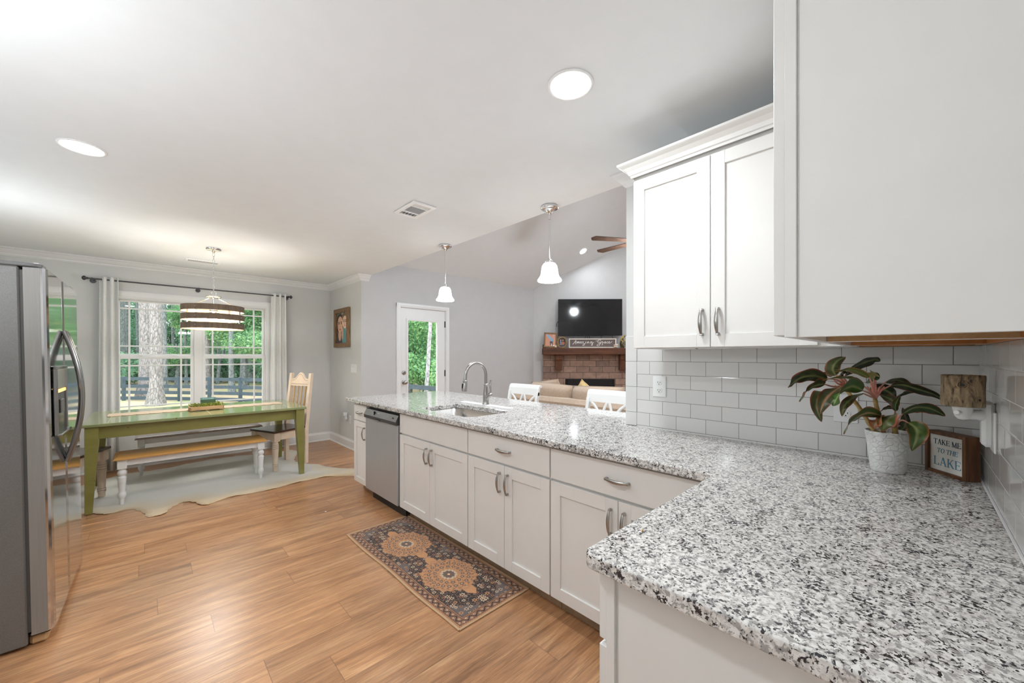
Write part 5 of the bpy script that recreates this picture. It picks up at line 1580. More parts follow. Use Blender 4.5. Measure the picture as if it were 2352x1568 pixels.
# ceiling fan
t = thing('ceiling_fan', 'ceiling fan with brown wooden blades, mostly hidden behind the wall end', 'ceiling fan', (4.27, 2.25, 2.70))
m = MB(); m.cyl((4.27, 2.25, 2.80), (4.27, 2.25, ZV(2.25)-.01), .014, 12); m.lathe([(.07, 0), (.06, .07), (.02, .1)], (4.27, 2.25, ZV(2.25)-.14), 20); m.build('downrod', M['fan_body'], t, world=True)
m = MB(); m.lathe([(.02, -.06), (.09, -.05), (.12, -.01), (.12, .06), (.06, .10), (.02, .11)], (4.27, 2.25, 2.70), 28); m.build('motor', M['fan_body'], t, world=True)
m = MB(); m.lathe([(.001, -.13), (.06, -.12), (.10, -.09), (.11, -.06), (.02, -.055)], (4.27, 2.25, 2.70), 24); m.build('light_bowl', glow('fan_light_glass', (1, .98, .95), 5), t, world=True)  # bowl and lamp of an added, unseen light kit for the living room
for k in range(6):
    a = R(27+60*k)
    m = MB(Matrix.Translation((4.27, 2.25, 2.70)) @ Matrix.Rotation(a, 4, 'Z') @ Matrix.Rotation(R(4), 4, 'X'))
    m.mesh(outline_mesh(round_poly([(.17, -.05), (.60, -.065), (.635, .0), (.60, .065), (.17, .05)], .02), [], -.004, .004, .0015)); b_ = m.build('blade', M['fan_blade'], t, world=True)
    m.__init__(m.M); m.box(.10, .22, -.02, .02, .004, .014, .003); m.build('blade_iron', M['fan_body'], b_, world=True)
lamp('fan_light', 'POINT', (4.27, 2.25, 2.53), LIV_W, .08, (.88, .95, 1.0), t)
# ------------------------------------------------------------------ things on the near counter
# potted plant.  Leaves are laid out in the plant's own frame: s = sideways, d = depth, h = height (metres)
PX, PY, PZ = 1.972, .072, .914
Sv = Vector((.724, -.690, 0)); Dv = Vector((.690, .724, 0)); Zv = Vector((0, 0, 1))
def pp(s, h, d=0): return Vector((0, 0, 0)) + Sv*s + Dv*d + Zv*h
K = .000407
F0 = PX*.690+PY*.724
def q(zx, zy, d=0):
    px, py = 1780+zx*.2551, 760+zy*.2551
    f = F0+d; xr = (px-CX)/FPX*f
    return Sv*xr+Dv*f+Zv*(CAMH-(py-CY)/FPX*f)-Vector((PX, PY, PZ))
t = thing('potted_plant', 'potted plant with dark green red-edged leaves on the counter in the corner', 'plant', (PX, PY, PZ))
m = MB(); prof = [(.001, .0), (.0445, .0), (.047, .004), (.049, .02), (.0575, .10), (.0635, .143), (.0635, .148), (.061, .148), (.0605, .143), (.056, .11), (.001, .108)]
m.lathe(prof, (0, 0, 0), 48, cap=False); m.build('pot', M['pot'], t)
m = MB(); m.lathe([(.0585, .128), (.04, .131), (.001, .129)], (0, 0, 0), 28, cap=False); m.build('soil', M['soil'], t)
def stem(pts, r0, r1):
    P = catmull(pts, 6); n = len(P); m = MB()
    m.tube(P, [(r0+(r1-r0)*i/(n-1))*(1+.14*((i % 4) == 0)) for i in range(n)], 10); m.build('stem', M['stem'], t)
stem([q(960, 945, 0), q(880, 880, -.005), q(780, 720, -.01), q(700, 610, -.005), q(640, 520, 0)], .0075, .0055)
stem([q(985, 945, .02), q(950, 800, .0), q(918, 700, -.01), q(900, 610, -.015)], .0075, .0065)
stem([q(1085, 950, -.01), q(1082, 900, -.015), q(1075, 850, -.02)], .008, .008)
GRN, DRK, RED, LIM, OLV = (.022, .062, .012), (.013, .022, .010), (.42, .08, .045), (.17, .22, .035), (.06, .07, .025)
PNK = (.80, .36, .26)
def leaf(pet, mid, w, side=(0, 0, 1), inner=GRN, edge=RED, vein=(.30, .34, .14), fold=.25, droop=0, streak=LIM):
    """pet: petiole points; mid: midrib points of the blade; w: full width; side: direction the blade spreads in"""
    P = catmull(mid, 8); n = len(P); nw = 9; w *= 1.14
    vs = []; cols = []
    side = Vector(side).normalized()
    for i, p in enumerate(P):
        s = i/(n-1)
        tdir = (P[min(i+1, n-1)]-P[max(i-1, 0)]).normalized()
        sd = (side-tdir*side.dot(tdir)).normalized(); nrm = tdir.cross(sd).normalized()
        hw = w/2*(math.sin(math.pi*min(1, s**.72))**.85 if s < 1 else 0)*(1 if s < .95 else .8)+.0004
        for j in range(nw):
            v = -1+2*j/(nw-1)
            wav = .05*w*math.sin(s*17+v*3)*abs(v)
            vs.append(tuple(p+sd*v*hw+nrm*(abs(v)*hw*fold+wav)))
            a = abs(v); e = max(0, min(1, (a-.80)/.12)) if hw > .003 else 1
            st = .5+.5*math.sin(s*34-a*7)
            base = [inner[c]*(1-.5*st*(.25 if streak is not LIM else .35))+streak[c]*.35*st*(1-a) for c in range(3)]
            if a < .07: base = vein
            cols.append([base[c]*(1-e)+edge[c]*e for c in range(3)])
    fs = [(i*nw+j, i*nw+j+1, (i+1)*nw+j+1, (i+1)*nw+j) for i in range(n-1) for j in range(nw-1)]
    m = MB(); m._add(vs, fs, True); nb = len(vs)
    if pet:
        pt = catmull(pet, 5); k = len(pt)
        m.tube(pt, [.0042-.0022*i/(k-1) for i in range(k)], 7)
    o = m.build('leaf', M['plant_leaf'], t, fix=False)
    at = o.data.color_attributes.new('leaf', 'FLOAT_COLOR', 'POINT')
    A = np.ones((len(o.data.vertices), 4), np.float32); A[:nb, :3] = np.array(cols); A[nb:, :3] = PNK
    at.data.foreach_set('color', A.ravel())
U_ = (0, 0, 1)
sS = tuple(Sv); near = tuple(-Dv)
mixd = lambda a, b, c: tuple(Sv*a-Dv*b+Zv*c)
# crown A, upper left
A0 = q(625, 495, 0)
leaf([A0, q(560, 440, -.01), q(455, 428, -.02)], [q(470, 440, -.02), q(360, 405, -.04), q(240, 420, -.05), q(160, 470, -.05), q(122, 512, -.05)], .046, mixd(0, .45, .9), DRK)
leaf([A0, q(530, 500, -.02), q(440, 478, -.03)], [q(450, 480, -.03), q(370, 490, -.05), q(290, 540, -.06), q(222, 638, -.06)], .044, mixd(.3, .5, .8), DRK)
leaf([A0, q(520, 520, .01), q(450, 550, .0)], [q(455, 548, 0), q(400, 590, -.01), q(375, 680, -.01), q(418, 818, -.01)], .044, mixd(1, .4, .1), OLV)
leaf([A0, q(590, 500, -.02)], [q(585, 505, -.03), q(510, 560, -.05), q(440, 640, -.055), q(403, 750, -.05)], .046, mixd(.9, .5, .3), OLV, vein=(.7, .35, .2))
leaf([A0, q(590, 440, 0), q(550, 395, 0)], [q(548, 400, 0), q(520, 340, 0), q(560, 270, .01), q(638, 230, .02)], .040, mixd(.9, .3, -.2), OLV, edge=(.35, .10, .05))
leaf([A0, q(620, 440, .01), q(640, 390, .02)], [q(628, 400, .02), q(700, 330, .03), q(810, 280, .04), q(900, 258, .04), q(945, 270, .04)], .040, mixd(-.3, .5, .85), DRK, edge=(.12, .05, .03))
leaf([A0, q(600, 430, .02)], [q(605, 425, .02), q(585, 395, .02), q(600, 375, .03), q(650, 370, .03)], .022, mixd(.2, .3, .9), DRK)
leaf(None, [q(512, 410, .02), q(450, 385, .03), q(400, 385, .03), q(345, 400, .03)], .016, mixd(0, .8, .5), OLV)
for a, b in ((560, 470), (600, 440), (640, 450), (570, 520)):
    m = MB(); m.tube(catmull([A0, q(a, b, -.01), q(a-30, b-34, -.01)], 4), [.005, .0045, .004, .0035, .003, .0028, .0025, .002, .002][:9], 7); m.build('petiole', plain('pink_petiole', (.66, .25, .19), .5, var=.2, scale=60) if 'pink_petiole' not in bpy.data.materials else bpy.data.materials['pink_petiole'], t)
# crown B, centre
B0 = q(902, 600, -.02)
leaf([B0, q(830, 520, -.03), q(740, 455, -.04)], [q(752, 458, -.04), q(660, 425, -.05), q(540, 425, -.06), q(430, 444, -.06)], .020, mixd(0, .9, .45), LIM, edge=(.70, .22, .08))
leaf([B0, q(850, 560, -.04), q(785, 535, -.05)], [q(790, 535, -.05), q(700, 500, -.075), q(610, 540, -.085), q(555, 610, -.085), q(525, 676, -.08)], .060, mixd(.35, .45, .8), (.045, .14, .02), vein=(.35, .42, .15), edge=(.25, .12, .05))
leaf([B0, q(860, 590, -.03), q(790, 560, -.04)], [q(790, 560, -.04), q(690, 610, -.06), q(620, 680, -.06), q(602, 768, -.06)], .026, mixd(.8, .6, .2), OLV, streak=(.5, .5, .12))
leaf([B0, q(885, 500, -.02), q(850, 420, -.02)], [q(848, 420, -.02), q(760, 375, -.03), q(660, 350, -.03), q(540, 368, -.03)], .022, mixd(0, .7, .7), LIM, edge=(.75, .22, .08))
leaf([B0, q(892, 520, -.02), q(888, 430, -.02)], [q(888, 432, -.02), q(850, 385, -.02), q(870, 372, -.03), q(940, 412, -.03)], .018, mixd(.2, .8, .5), (.35, .30, .10), edge=(.6, .45, .2))
leaf([B0, q(930, 530, 0), q(1000, 456, .01)], [q(1000, 455, .01), q(1090, 440, .02), q(1180, 470, .02), q(1245, 525, .02)], .028, mixd(0, .6, .7), OLV, edge=(.35, .1, .05))
leaf([B0, q(950, 540, -.01), q(1045, 488, -.01)], [q(1040, 490, -.01), q(1150, 485, -.02), q(1290, 525, -.03), q(1430, 570, -.03), q(1527, 628, -.03)], .030, mixd(0, .55, .8), DRK, edge=(.30, .08, .05))
leaf([B0, q(940, 560, .02)], [q(860, 505, .04), q(950, 520, .05), q(1040, 560, .05), q(1085, 620, .04)], .042, mixd(0, .4, .9), DRK, edge=(.10, .04, .03))
leaf([B0, q(860, 540, 0), q(830, 500, 0)], [q(830, 470, .03), q(880, 425, .05), q(910, 400, .05), q(905, 372, .05)], .028, mixd(.7, .4, .3), GRN, edge=(.1, .15, .05))
# crown C, right
C0 = q(1080, 870, -.02)
leaf([C0, q(1020, 810, -.05), q(955, 765, -.06)], [q(955, 762, -.06), q(840, 738, -.09), q(740, 780, -.10), q(665, 845, -.10), q(622, 930, -.10)], .042, mixd(.1, .5, .85), (.04, .11, .02), vein=(.55, .35, .2))
leaf([C0, q(1030, 840, -.06)], [q(975, 770, -.07), q(930, 800, -.08), q(895, 840, -.08), q(890, 880, -.08)], .036, mixd(.7, .4, .7), (.42, .14, .07), edge=(.55, .25, .08), streak=(.7, .35, .1))
leaf([C0, q(1080, 800, -.06), q(1070, 752, -.06)], [q(1068, 750, -.06), q(1020, 790, -.09), q(985, 840, -.095), q(972, 902, -.09)], .050, mixd(.8, .45, .4), (.10, .13, .02), edge=(.65, .10, .05), streak=(.3, .34, .08))
leaf([C0, q(1100, 800, -.02), q(1150, 745, -.03)], [q(1145, 748, -.03), q(1250, 690, -.05), q(1370, 690, -.06), q(1460, 725, -.06), q(1532, 764, -.06)], .036, mixd(0, .5, .85), GRN, vein=(.35, .38, .16))
leaf([C0, q(1110, 820, -.05), q(1150, 803, -.07), q(1205, 830, -.08)], [q(1200, 825, -.08), q(1270, 880, -.10), q(1275, 960, -.11), q(1228, 1080, -.105)], .050, mixd(.9, .5, .1), (.05, .10, .015), edge=(.45, .14, .05))
leaf([C0, q(1085, 760, .01)], [q(1085, 700, .01), q(1060, 630, .02), q(1010, 600, .03), q(950, 575, .03)], .030, mixd(.3, .4, .85), OLV)
leaf([C0, q(1090, 760, -.01)], [q(1090, 720, -.01), q(1085, 670, -.01), q(1105, 620, -.01), q(1128, 585, -.01)], .020, mixd(1, .3, 0), GRN)
leaf([C0, q(1080, 680, .03)], [q(1085, 600, .04), q(1130, 570, .05), q(1190, 550, .05), q(1270, 552, .05)], .020, mixd(0, .5, .8), DRK, edge=(.08, .1, .05))
leaf([C0, q(1120, 850, .02)], [q(1110, 900, .03), q(1165, 870, .05), q(1180, 800, .05), q(1150, 690, .05)], .036, mixd(1, .3, 0), DRK, edge=(.1, .05, .03))
leaf([C0, q(1060, 760, .02)], [q(1068, 690, .03), q(1020, 690, .04), q(980, 705, .04), q(942, 728, .04)], .016, mixd(0, .5, .8), DRK)
pk = bpy.data.materials['pink_petiole']
for a, b in ((860, 470), (905, 440), (945, 500), (985, 500)):
    m = MB(); m.tube(catmull([B0, q((a+902)/2, (b+600)/2, -.02), q(a, b, -.02)], 4), [.006, .0055, .005, .0045, .004, .0035, .003, .0025, .002], 8); m.build('petiole', pk, t)

m = MB(); m.ball((.870, .456, .9156), .0022, 8, 5); tag(m.build('crumb', plain('orange_crumb', (.7, .32, .05), .7)), 'tiny orange crumb on the granite near the front counter corner', 'crumb')
# framed saying
sp = Vector((2.119, -.018, 0)); sd = Vector((2.010, -.103, 0))-sp; ang = math.atan2(sd.y, sd.x)
t = thing('box_sign', 'small wooden box sign reading TAKE ME TO THE LAKE in the counter corner', 'sign', (2.106, -.022, .914), ang)
# local x runs left to right along the front seen by the camera, -y faces it
sw_, sh_, sdp = .148, .150, .046
m = MB(); b_ = .011
t.rotation_euler = (0, 0, ang)
# front normal must face the camera: local -y after rotation
flip = 1
Y0, Y1 = (0, sdp) if flip > 0 else (0, -sdp)
m.box(0, b_, Y0, Y1, 0, sh_, .001); m.box(sw_-b_, sw_, Y0, Y1, 0, sh_, .001); m.box(b_, sw_-b_, Y0, Y1, 0, b_, .001); m.box(b_, sw_-b_, Y0, Y1, sh_-b_, sh_, .001); m.build('frame', M['sign_frame'], t)
m = MB(); m.box(b_, sw_-b_, Y0+flip*.010, Y0+flip*.014, b_, sh_-b_); pn = m.build('panel', M['paper'], t)
# serif capitals built from strokes (thick stems, thin bars, small serifs)
TK, TN = .13, .05
def bar(m, x0, y0, x1, y1, w): 
    d = Vector((x1-x0, y1-y0)); nn = Vector((-d.y, d.x)).normalized()*w/2
    m.append([(x0+nn.x, y0+nn.y), (x1+nn.x, y1+nn.y), (x1-nn.x, y1-nn.y), (x0-nn.x, y0-nn.y)])
def serif(m, x, y, w=.26): m.append([(x-w/2, y-.02), (x+w/2, y-.02), (x+w/2, y+.02), (x-w/2, y+.02)])
def vst(m, x, w=TK): bar(m, x, 0, x, 1, w); serif(m, x, .02); serif(m, x, .98)
def G(ch):
    m = []
    if ch == 'T': bar(m, .40, 0, .40, 1, TK); serif(m, .40, .02); bar(m, .03, .965, .77, .965, .07); m += [[(.03, .97), (.08, .97), (.05, .76), (.03, .76)], [(.77, .97), (.72, .97), (.75, .76), (.77, .76)]]; return m, .80
    if ch == 'A': bar(m, .42, 1, .14, 0, TN); bar(m, .42, 1, .74, 0, TK); bar(m, .24, .34, .62, .34, TN); serif(m, .14, .02); serif(m, .74, .02); return m, .88
    if ch == 'K': vst(m, .17); bar(m, .22, .42, .66, .97, TN); bar(m, .36, .56, .74, .02, TK); serif(m, .66, .98, .22); serif(m, .76, .02, .2); return m, .88
    if ch == 'E': vst(m, .17); bar(m, .17, .97, .66, .97, TN); bar(m, .17, .03, .68, .03, TN); bar(m, .17, .52, .55, .52, TN); m += [[(.66, .99), (.62, .99), (.64, .78), (.66, .78)], [(.70, 0), (.62, .0), (.68, .24), (.71, .24)], [(.55, .62), (.52, .62), (.52, .42), (.55, .42)]]; return m, .76
    if ch == 'M': bar(m, .15, 0, .17, 1, TN); bar(m, .17, 1, .52, .06, TK); bar(m, .52, .06, .88, 1, TN); bar(m, .88, 0, .88, 1, TK); serif(m, .15, .02, .2); serif(m, .88, .02); serif(m, .12, .98, .16); serif(m, .92, .98, .16); return m, 1.06
    if ch == 'O':
        n = 28
        for k in range(n):
            a, b = 2*math.pi*k/n, 2*math.pi*(k+1)/n
            f = lambda c, R_: (.44+(.40 if R_ else .27)*math.cos(c), .5+(.51 if R_ else .45)*math.sin(c))
            m.append([f(a, 1), f(b, 1), f(b, 0), f(a, 0)])
        return m, .88
    if ch == 'H': vst(m, .17); vst(m, .74); bar(m, .17, .51, .74, .51, TN); return m, .92
    if ch == 'L': vst(m, .17); bar(m, .17, .03, .66, .03, TN); m.append([(.68, 0), (.60, .0), (.66, .26), (.69, .26)]); return m, .74
    return m, .34
def text(parent, s, cx, z, h, mat_, shear=0.0, wmax=None):
    items = [G(c) for c in s]; W_ = sum(w for _, w in items)*h; kx = 1 if not wmax else wmax/W_; x = cx-W_*kx/2
    m = MB()
    for polys, w in items:
        for p in polys:
            pts = [(x+(px+shear*py)*h*kx, Y0+flip*.0092, z+py*h) for px, py in p]; bk = [(a, Y0+flip*.0102, c) for a, b, c in pts]; n = len(pts)
            m._add(pts+bk, [tuple(range(n)), tuple(reversed(range(n, 2*n)))]+[(i, (i+1) % n, (i+1) % n+n, i+n) for i in range(n)])
        x += w*h*kx
    return m.build('lettering', mat_, parent)
c_ = sw_/2
text(pn, 'TAKE ME', c_, .104, .0185, M['ink_navy'], wmax=.100)
text(pn, 'TO THE', c_, .074, .0165, M['ink_blue'], .16, wmax=.076)
text(pn, 'LAKE', c_, .029, .030, M['ink_blue'], wmax=.101)

# plug-in log-shaped warmer on the side wall
LXc, LYc = 1.730, -.094
t = thing('wax_warmer', 'bark-patterned log shaped warmer plugged into the side wall above the sign', 'warmer', (LXc, LYc, 1.135))
m = MB(); n = 56; rings = []
for z, k in ((1.190, .95), (1.193, .985), (1.215, 1.0), (1.25, .985), (1.272, 1.0), (1.280, .99), (1.281, .95), (1.279, .90), (1.25, .9)):
    rings.append([(LXc+.0435*k*(1+.018*math.sin(a*7+z*60)+.012*math.sin(a*13))*math.cos(a), LYc+.0435*k*(1+.018*math.sin(a*7+z*60)+.012*math.sin(a*13))*math.sin(a), z) for a in [2*math.pi*i/n for i in range(n)]])
vs = [p for r_ in rings for p in r_]
m._add(vs, [(i*n+j, i*n+(j+1) % n, (i+1)*n+(j+1) % n, (i+1)*n+j) for i in range(len(rings)-1) for j in range(n)]+[tuple(reversed(range(n)))], True)
lg = m.build('log_shade', M['log'], t, world=True)
cd = -(Sv*0)+Vector((-.69, -.724, 0))
for a_, z_, r_ in ((.0, 1.254, .0105), (.75, 1.212, .0075)):
    base_a = math.atan2(-.05-LYc*0-0, -1)+0  # towards the camera
    aa = math.atan2(-LYc, -LXc)+a_
    c = Vector((LXc+.0445*math.cos(aa), LYc+.0445*math.sin(aa), z_))
    m = MB(Matrix.Translation(c) @ Matrix.Rotation(aa, 4, 'Z') @ Matrix.Rotation(R(90), 4, 'Y')); m.torus((0, 0, 0), r_, .0022, seg=20, sr=6); m.torus((0, 0, .001), r_*.6, .0016, seg=16, sr=6); m.build('knot', M['log'], lg, world=True)
    m = MB(Matrix.Translation(c) @ Matrix.Rotation(aa, 4, 'Z') @ Matrix.Rotation(R(90), 4, 'Y')); m.cyl((0, 0, -.001), (0, 0, .002), r_*.36, 10); m.build('knot_eye', M['black'], lg, world=True)
m = MB(); m.lathe([(.039, .0), (.037, .006), (.001, .006)], (LXc, LYc, 1.266), 30); m.build('dish', M['glow_orange'], t, world=True)
m = MB(); m.lathe([(.001, -.040), (.010, -.038), (.016, -.030), (.020, -.012), (.022, .0)], (LXc, LYc, 1.190), 24, cap=False)
m.tube([(LXc, LYc, 1.166), (LXc+.02, LYc-.03, 1.166), (LXc+.035, YW2+.022, 1.160)], [.014, .015, .019], 14); m.tube([(LXc-.024, LYc+.010, 1.172), (LXc-.036, LYc+.014, 1.174)], [.008, .006], 10)
m.build('arm', M['white_plastic'], t, world=True)
m = MB(); m.box(LXc+.012, LXc+.066, YW2+.0085, YW2+.034, 1.075, 1.205, .008); m.build('plug_body', M['white_plastic'], t, world=True)
m = MB(); m.box(1.716, 1.800, YW2+.0082, YW2+.014, 1.062, 1.178, .003); tag(m.build('outlet_cover', M['white_plastic']), 'white outlet cover on the side wall behind the plugged-in warmer', 'outlet')

# ------------------------------------------------------------------ lamps and vents
def can(label, x, y, z=ZC, r=.094, power=CAN_W, rot=None, vis=True, g='recessed ceiling lights'):
    t = thing('recessed_light', label, 'ceiling light', (x, y, z), rot or (0, 0, 0), g)
    m = MB(); m.lathe([(r*.86, -.0015), (r*.90, -.006), (r, -.0035), (r, -.0002), (r*.86, -.0002)], (0, 0, 0), 40, cap=False); m.build('trim_ring', M['vent'], t)
    m = MB(); m.lathe([(.001, -.0022), (r*.87, -.0022), (r*.87, -.0004), (.001, -.0004)], (0, 0, 0), 40, cap=False); m.build('diffuser', glow_can, t)
    o = lamp('can_lamp', 'AREA', (x, y, z-.012), power, r*1.7, (.88, .95, 1.0), None)
    o.parent = t; o.location = (0, 0, -.012)
    return t
glow_can = glow('light_diffuser', (1, .99, .98), 9)
can('round ceiling light nearest the wall cabinets, glowing white', 1.272, .985)
can('round ceiling light at the left over the floor near the refrigerator', -.245, 3.09)
can('round ceiling light above the stove side, out of the picture', -.245, .985)
vx, vy = 4.30, 5.14
dvec = Vector((5.992, 4.334, 3.308)); tn = Vector((0, 1, -.68)).normalized()
sl_rot = (math.atan(-.68), 0, 0)
can('small bright ceiling light high on the sloped living room ceiling', 5.98, 4.33, ZV(4.33)-.004, .075, LIV_W*.15, sl_rot)
can('added unseen light on the sloped living room ceiling, behind the wall end', 3.4, 1.9, ZV(1.9)-.006, .075, LIV_W*1.1, sl_rot)  # out of view, added to brighten the living room
can('added unseen light on the sloped living room ceiling above the sofa', 5.6, .9+1.0, ZV(1.9)-.006, .075, LIV_W*1.0, sl_rot)  # second unseen lamp added for living room light

def vent(label, x0, x1, y0, y1, kind):
    t = thing('ceiling_vent', label, 'vent', ((x0+x1)/2, (y0+y1)/2, ZC), 0)
    m = MB(); b = .032
    if kind == 1:
        z0, z1 = ZC-.012, ZC-.0005
        m.box(x0, x1, y0, y0+b, z0, z1, .004); m.box(x0, x1, y1-b, y1, z0, z1, .004); m.box(x0, x0+b, y0+b-.001, y1-b+.001, z0, z1, .004); m.box(x1-b, x1, y0+b-.001, y1-b+.001, z0, z1, .004)
        L = y1-y0-2*b
        for f in (.24, .76): m.box(x0+b, x1-b, y0+b+L*f-.006, y0+b+L*f+.006, z0+.002, z1, .001)
        fr = m.build('frame', M['vent'], t, world=True)
        m = MB(); m.box(x0+b, x1-b, y0+b, y1-b, ZC-.002, ZC-.0008); m.build('backing', M['vent_dark'], fr, world=True)
        m = MB(); n = 12
        for k in range(n):
            y = y0+b+L*.26+(L*.48)*(k+.5)/n
            m.box(x0+b, x1-b, y-.0075, y+.0075, -.0006, .0006, M=Matrix.Translation((0, 0, ZC-.006)) @ Matrix.Translation((0, y, 0)) @ Matrix.Rotation(R(28), 4, 'X') @ Matrix.Translation((0, -y, 0)))
        for base_, sg in ((y0+b, 1), (y0+b+L*.78, -1)):
            for k in range(5):
                x = x0+b+(x1-x0-2*b)*(k+.5)/5
                y = base_
                m.box(x-.009, x+.009, y, y+L*.22, -.0006, .0006, M=Matrix.Translation((x, 0, ZC-.006)) @ Matrix.Rotation(R(30*sg), 4, 'Y') @ Matrix.Translation((-x, 0, 0)))
        m.build('slats', M['vent'], t, world=True)
    else:
        m.box(x0, x1, y0, y1, ZC-.008, ZC-.0005, .003); m.build('frame', M['vent'], t, world=True)
        m = MB()
        for k in range(24):
            x = x0+.03+(x1-x0-.06)*k/23
            m.box(x-.0035, x+.0035, y0+.03, y1-.03, ZC-.0088, ZC-.0078)
        m.build('slots', M['vent_dark'], t, world=True)
vent('white ceiling vent in the kitchen, left of the pendants', 1.397, 1.592, 2.487, 2.800, 1)
vent('white slotted ceiling vent in front of the window behind the drum chandelier', .335, .660, 5.755, 5.895, 2)

# pendants
glow_sh = glow('lit_frosted_glass', (1, .985, .96), 4.5)
def pendant(label, x, y):
    t = thing('pendant_lamp', label, 'pendant lamp', (x, y, ZC), 0, 'two nickel pendants over the peninsula')
    m = MB(); m.lathe([(.001, -.062), (.012, -.060), (.016, -.048), (.030, -.034), (.050, -.026), (.062, -.022), (.066, -.018), (.066, -.006), (.060, -.0005)], (0, 0, 0), 32); m.build('canopy', M['chrome'], t)
    m = MB(); m.cyl((0, 0, -.055), (0, 0, -.10), .0085, 14); m.cyl((0, 0, -.10), (0, 0, -.398), .0048, 12); m.build('rod', M['chrome'], t)
    m = MB(); m.lathe([(.008, -.392), (.014, -.398), (.022, -.402), (.028, -.412), (.030, -.424), (.0305, -.430), (.024, -.430)], (0, 0, 0), 24)
    for k in range(8):
        a = k*math.pi/4; m.box(-.004, .004, .027, .0325, -.428, -.412, .001, M=Matrix.Rotation(a, 4, 'Z'))
    m.build('socket_cap', M['chrome'], t)
    m = MB(); pr = [(.030, -.424), (.044, -.430), (.055, -.446), (.060, -.466), (.063, -.490), (.067, -.515), (.078, -.535), (.088, -.548), (.091, -.556), (.088, -.562), (.084, -.562), (.080, -.552), (.062, -.528), (.056, -.49), (.050, -.455), (.030, -.432)]
    m.lathe(pr, (0, 0, 0), 40, cap=False); m.build('glass_shade', glow_sh, t)
    o = lamp('pendant_bulb', 'POINT', (0, 0, 0), PEND_W, .03, (.88, .95, 1.0), None); o.parent = t; o.location = (0, 0, -.60)
    return t
pendant('far pendant lamp, the smaller in view, over the sink', 2.197, 3.285)
pendant('near pendant lamp, the larger in view, over the right bar stool', 2.190, 1.891)

# drum chandelier
CXc, CYc = .517, 5.05
t = thing('chandelier', 'drum chandelier of three grey wooden bands on a chain over the dining table', 'chandelier', (CXc, CYc, ZC))
m = MB(); m.lathe([(.001, -.045), (.010, -.044), (.012, -.030), (.03, -.026), (.060, -.020), (.066, -.014), (.066, -.0005)], (CXc, CYc, ZC), 32); m.build('canopy', M['chrome'], t, world=True)
m = MB(); z = ZC-.045; k = 0
while z > 2.02:
    a = R(45)*(1 if k % 2 else -1)+R(20); dx, dy = math.cos(a), math.sin(a); L = .022
    pts = []
    for q_ in range(17):
        th = 2*math.pi*q_/16; o_ = .009*math.cos(th); pts.append((CXc+dx*o_, CYc+dy*o_, z-L+.020*math.sin(th)*1.0))
    m.tube(pts, .0022, 6, cap=False); z -= .0335; k += 1
zr = z+.002
m.build('chain', M['chrome'], t, world=True)
m = MB(); m.torus((CXc, CYc, 1.985), .021, .004, 'y', 24, 8); m.lathe([(.001, .0), (.060, .0), (.066, .004), (.066, .012), (.060, .016), (.010, .020), (.001, .020)], (CXc, CYc, 1.942), 32); m.cyl((CXc, CYc, 1.94), (CXc, CYc, 1.80), .009, 12)
for k in range(3):
    a = R(20+120*k); m.ball((CXc+.052*math.cos(a), CYc+.052*math.sin(a), 1.937), .009, 10, 6)
m.build('hub', M['chrome'], t, world=True)
RR = .264
for k in range(3):
    a = R(20+120*k); m = MB(); m.tube([(CXc+.052*math.cos(a), CYc+.052*math.sin(a), 1.935), (CXc+(RR-.012)*math.cos(a), CYc+(RR-.012)*math.sin(a), 1.848)], .0045, 8); m.build('rod', M['chrome'], t, world=True)
for zt in (1.852, 1.761, 1.670):
    m = MB(); m.lathe([(RR, zt-.058), (RR, zt), (RR-.004, zt), (RR-.004, zt-.058), (RR, zt-.058)], (CXc, CYc, 0), 72, cap=False); bd = m.build('band', M['drum_wood'], t, world=True)
    m = MB(); m.lathe([(RR-.0042, zt-.0575), (RR-.0042, zt-.0005), (RR-.0055, zt-.0005), (RR-.0055, zt-.0575), (RR-.0042, zt-.0575)], (CXc, CYc, 0), 72, cap=False); m.build('lining', M['drum_in'], bd, world=True)
for k in range(4):
    a = R(-38+90*k); cx, cy = CXc+(RR-.008)*math.cos(a), CYc+(RR-.008)*math.sin(a)
    m = MB(Matrix.Translation((cx, cy, 0)) @ Matrix.Rotation(a, 4, 'Z')); m.box(-.002, .002, -.010, .010, 1.612, 1.852, .001)
    for zt in (1.823, 1.732, 1.641): m.cyl((.0, 0, zt), (.013, 0, zt), .0058, 12); m.ball((.013, 0, zt), .0058, 10, 6)
    m.build('strap', M['nickel'], t, world=True)
gb = glow('lit_bulb', (1, .82, .55), 9)
for k in range(3):
    a = R(80+120*k); d = Vector((math.cos(a)*.80, math.sin(a)*.80, -.60)); c0 = Vector((CXc, CYc, 1.80))
    m = MB(); m.tube([c0+d*.01, c0+d*.03, c0+d*.06], [.008, .015, .0155], 14); m.build('socket', M['chrome'], t, world=True)
    m = MB(); P = [c0+d*s for s in (.06, .075, .095, .115, .128, .133)]; m.tube(P, [.010, .014, .023, .026, .018, .004], 16); m.build('bulb', gb, t, world=True)
m = MB(); m.lathe([(.001, .0), (.03, .0), (.035, .01), (.035, .03), (.001, .035)], (CXc, CYc, 1.785), 20); m.build('socket_hub', M['chrome'], t, world=True)
for k in range(3):
    a = R(80+120*k); lamp('bulb_light', 'POINT', (CXc+.09*math.cos(a), CYc+.09*math.sin(a), 1.69), CHAND_W, .05, (1, .97, .93), t)

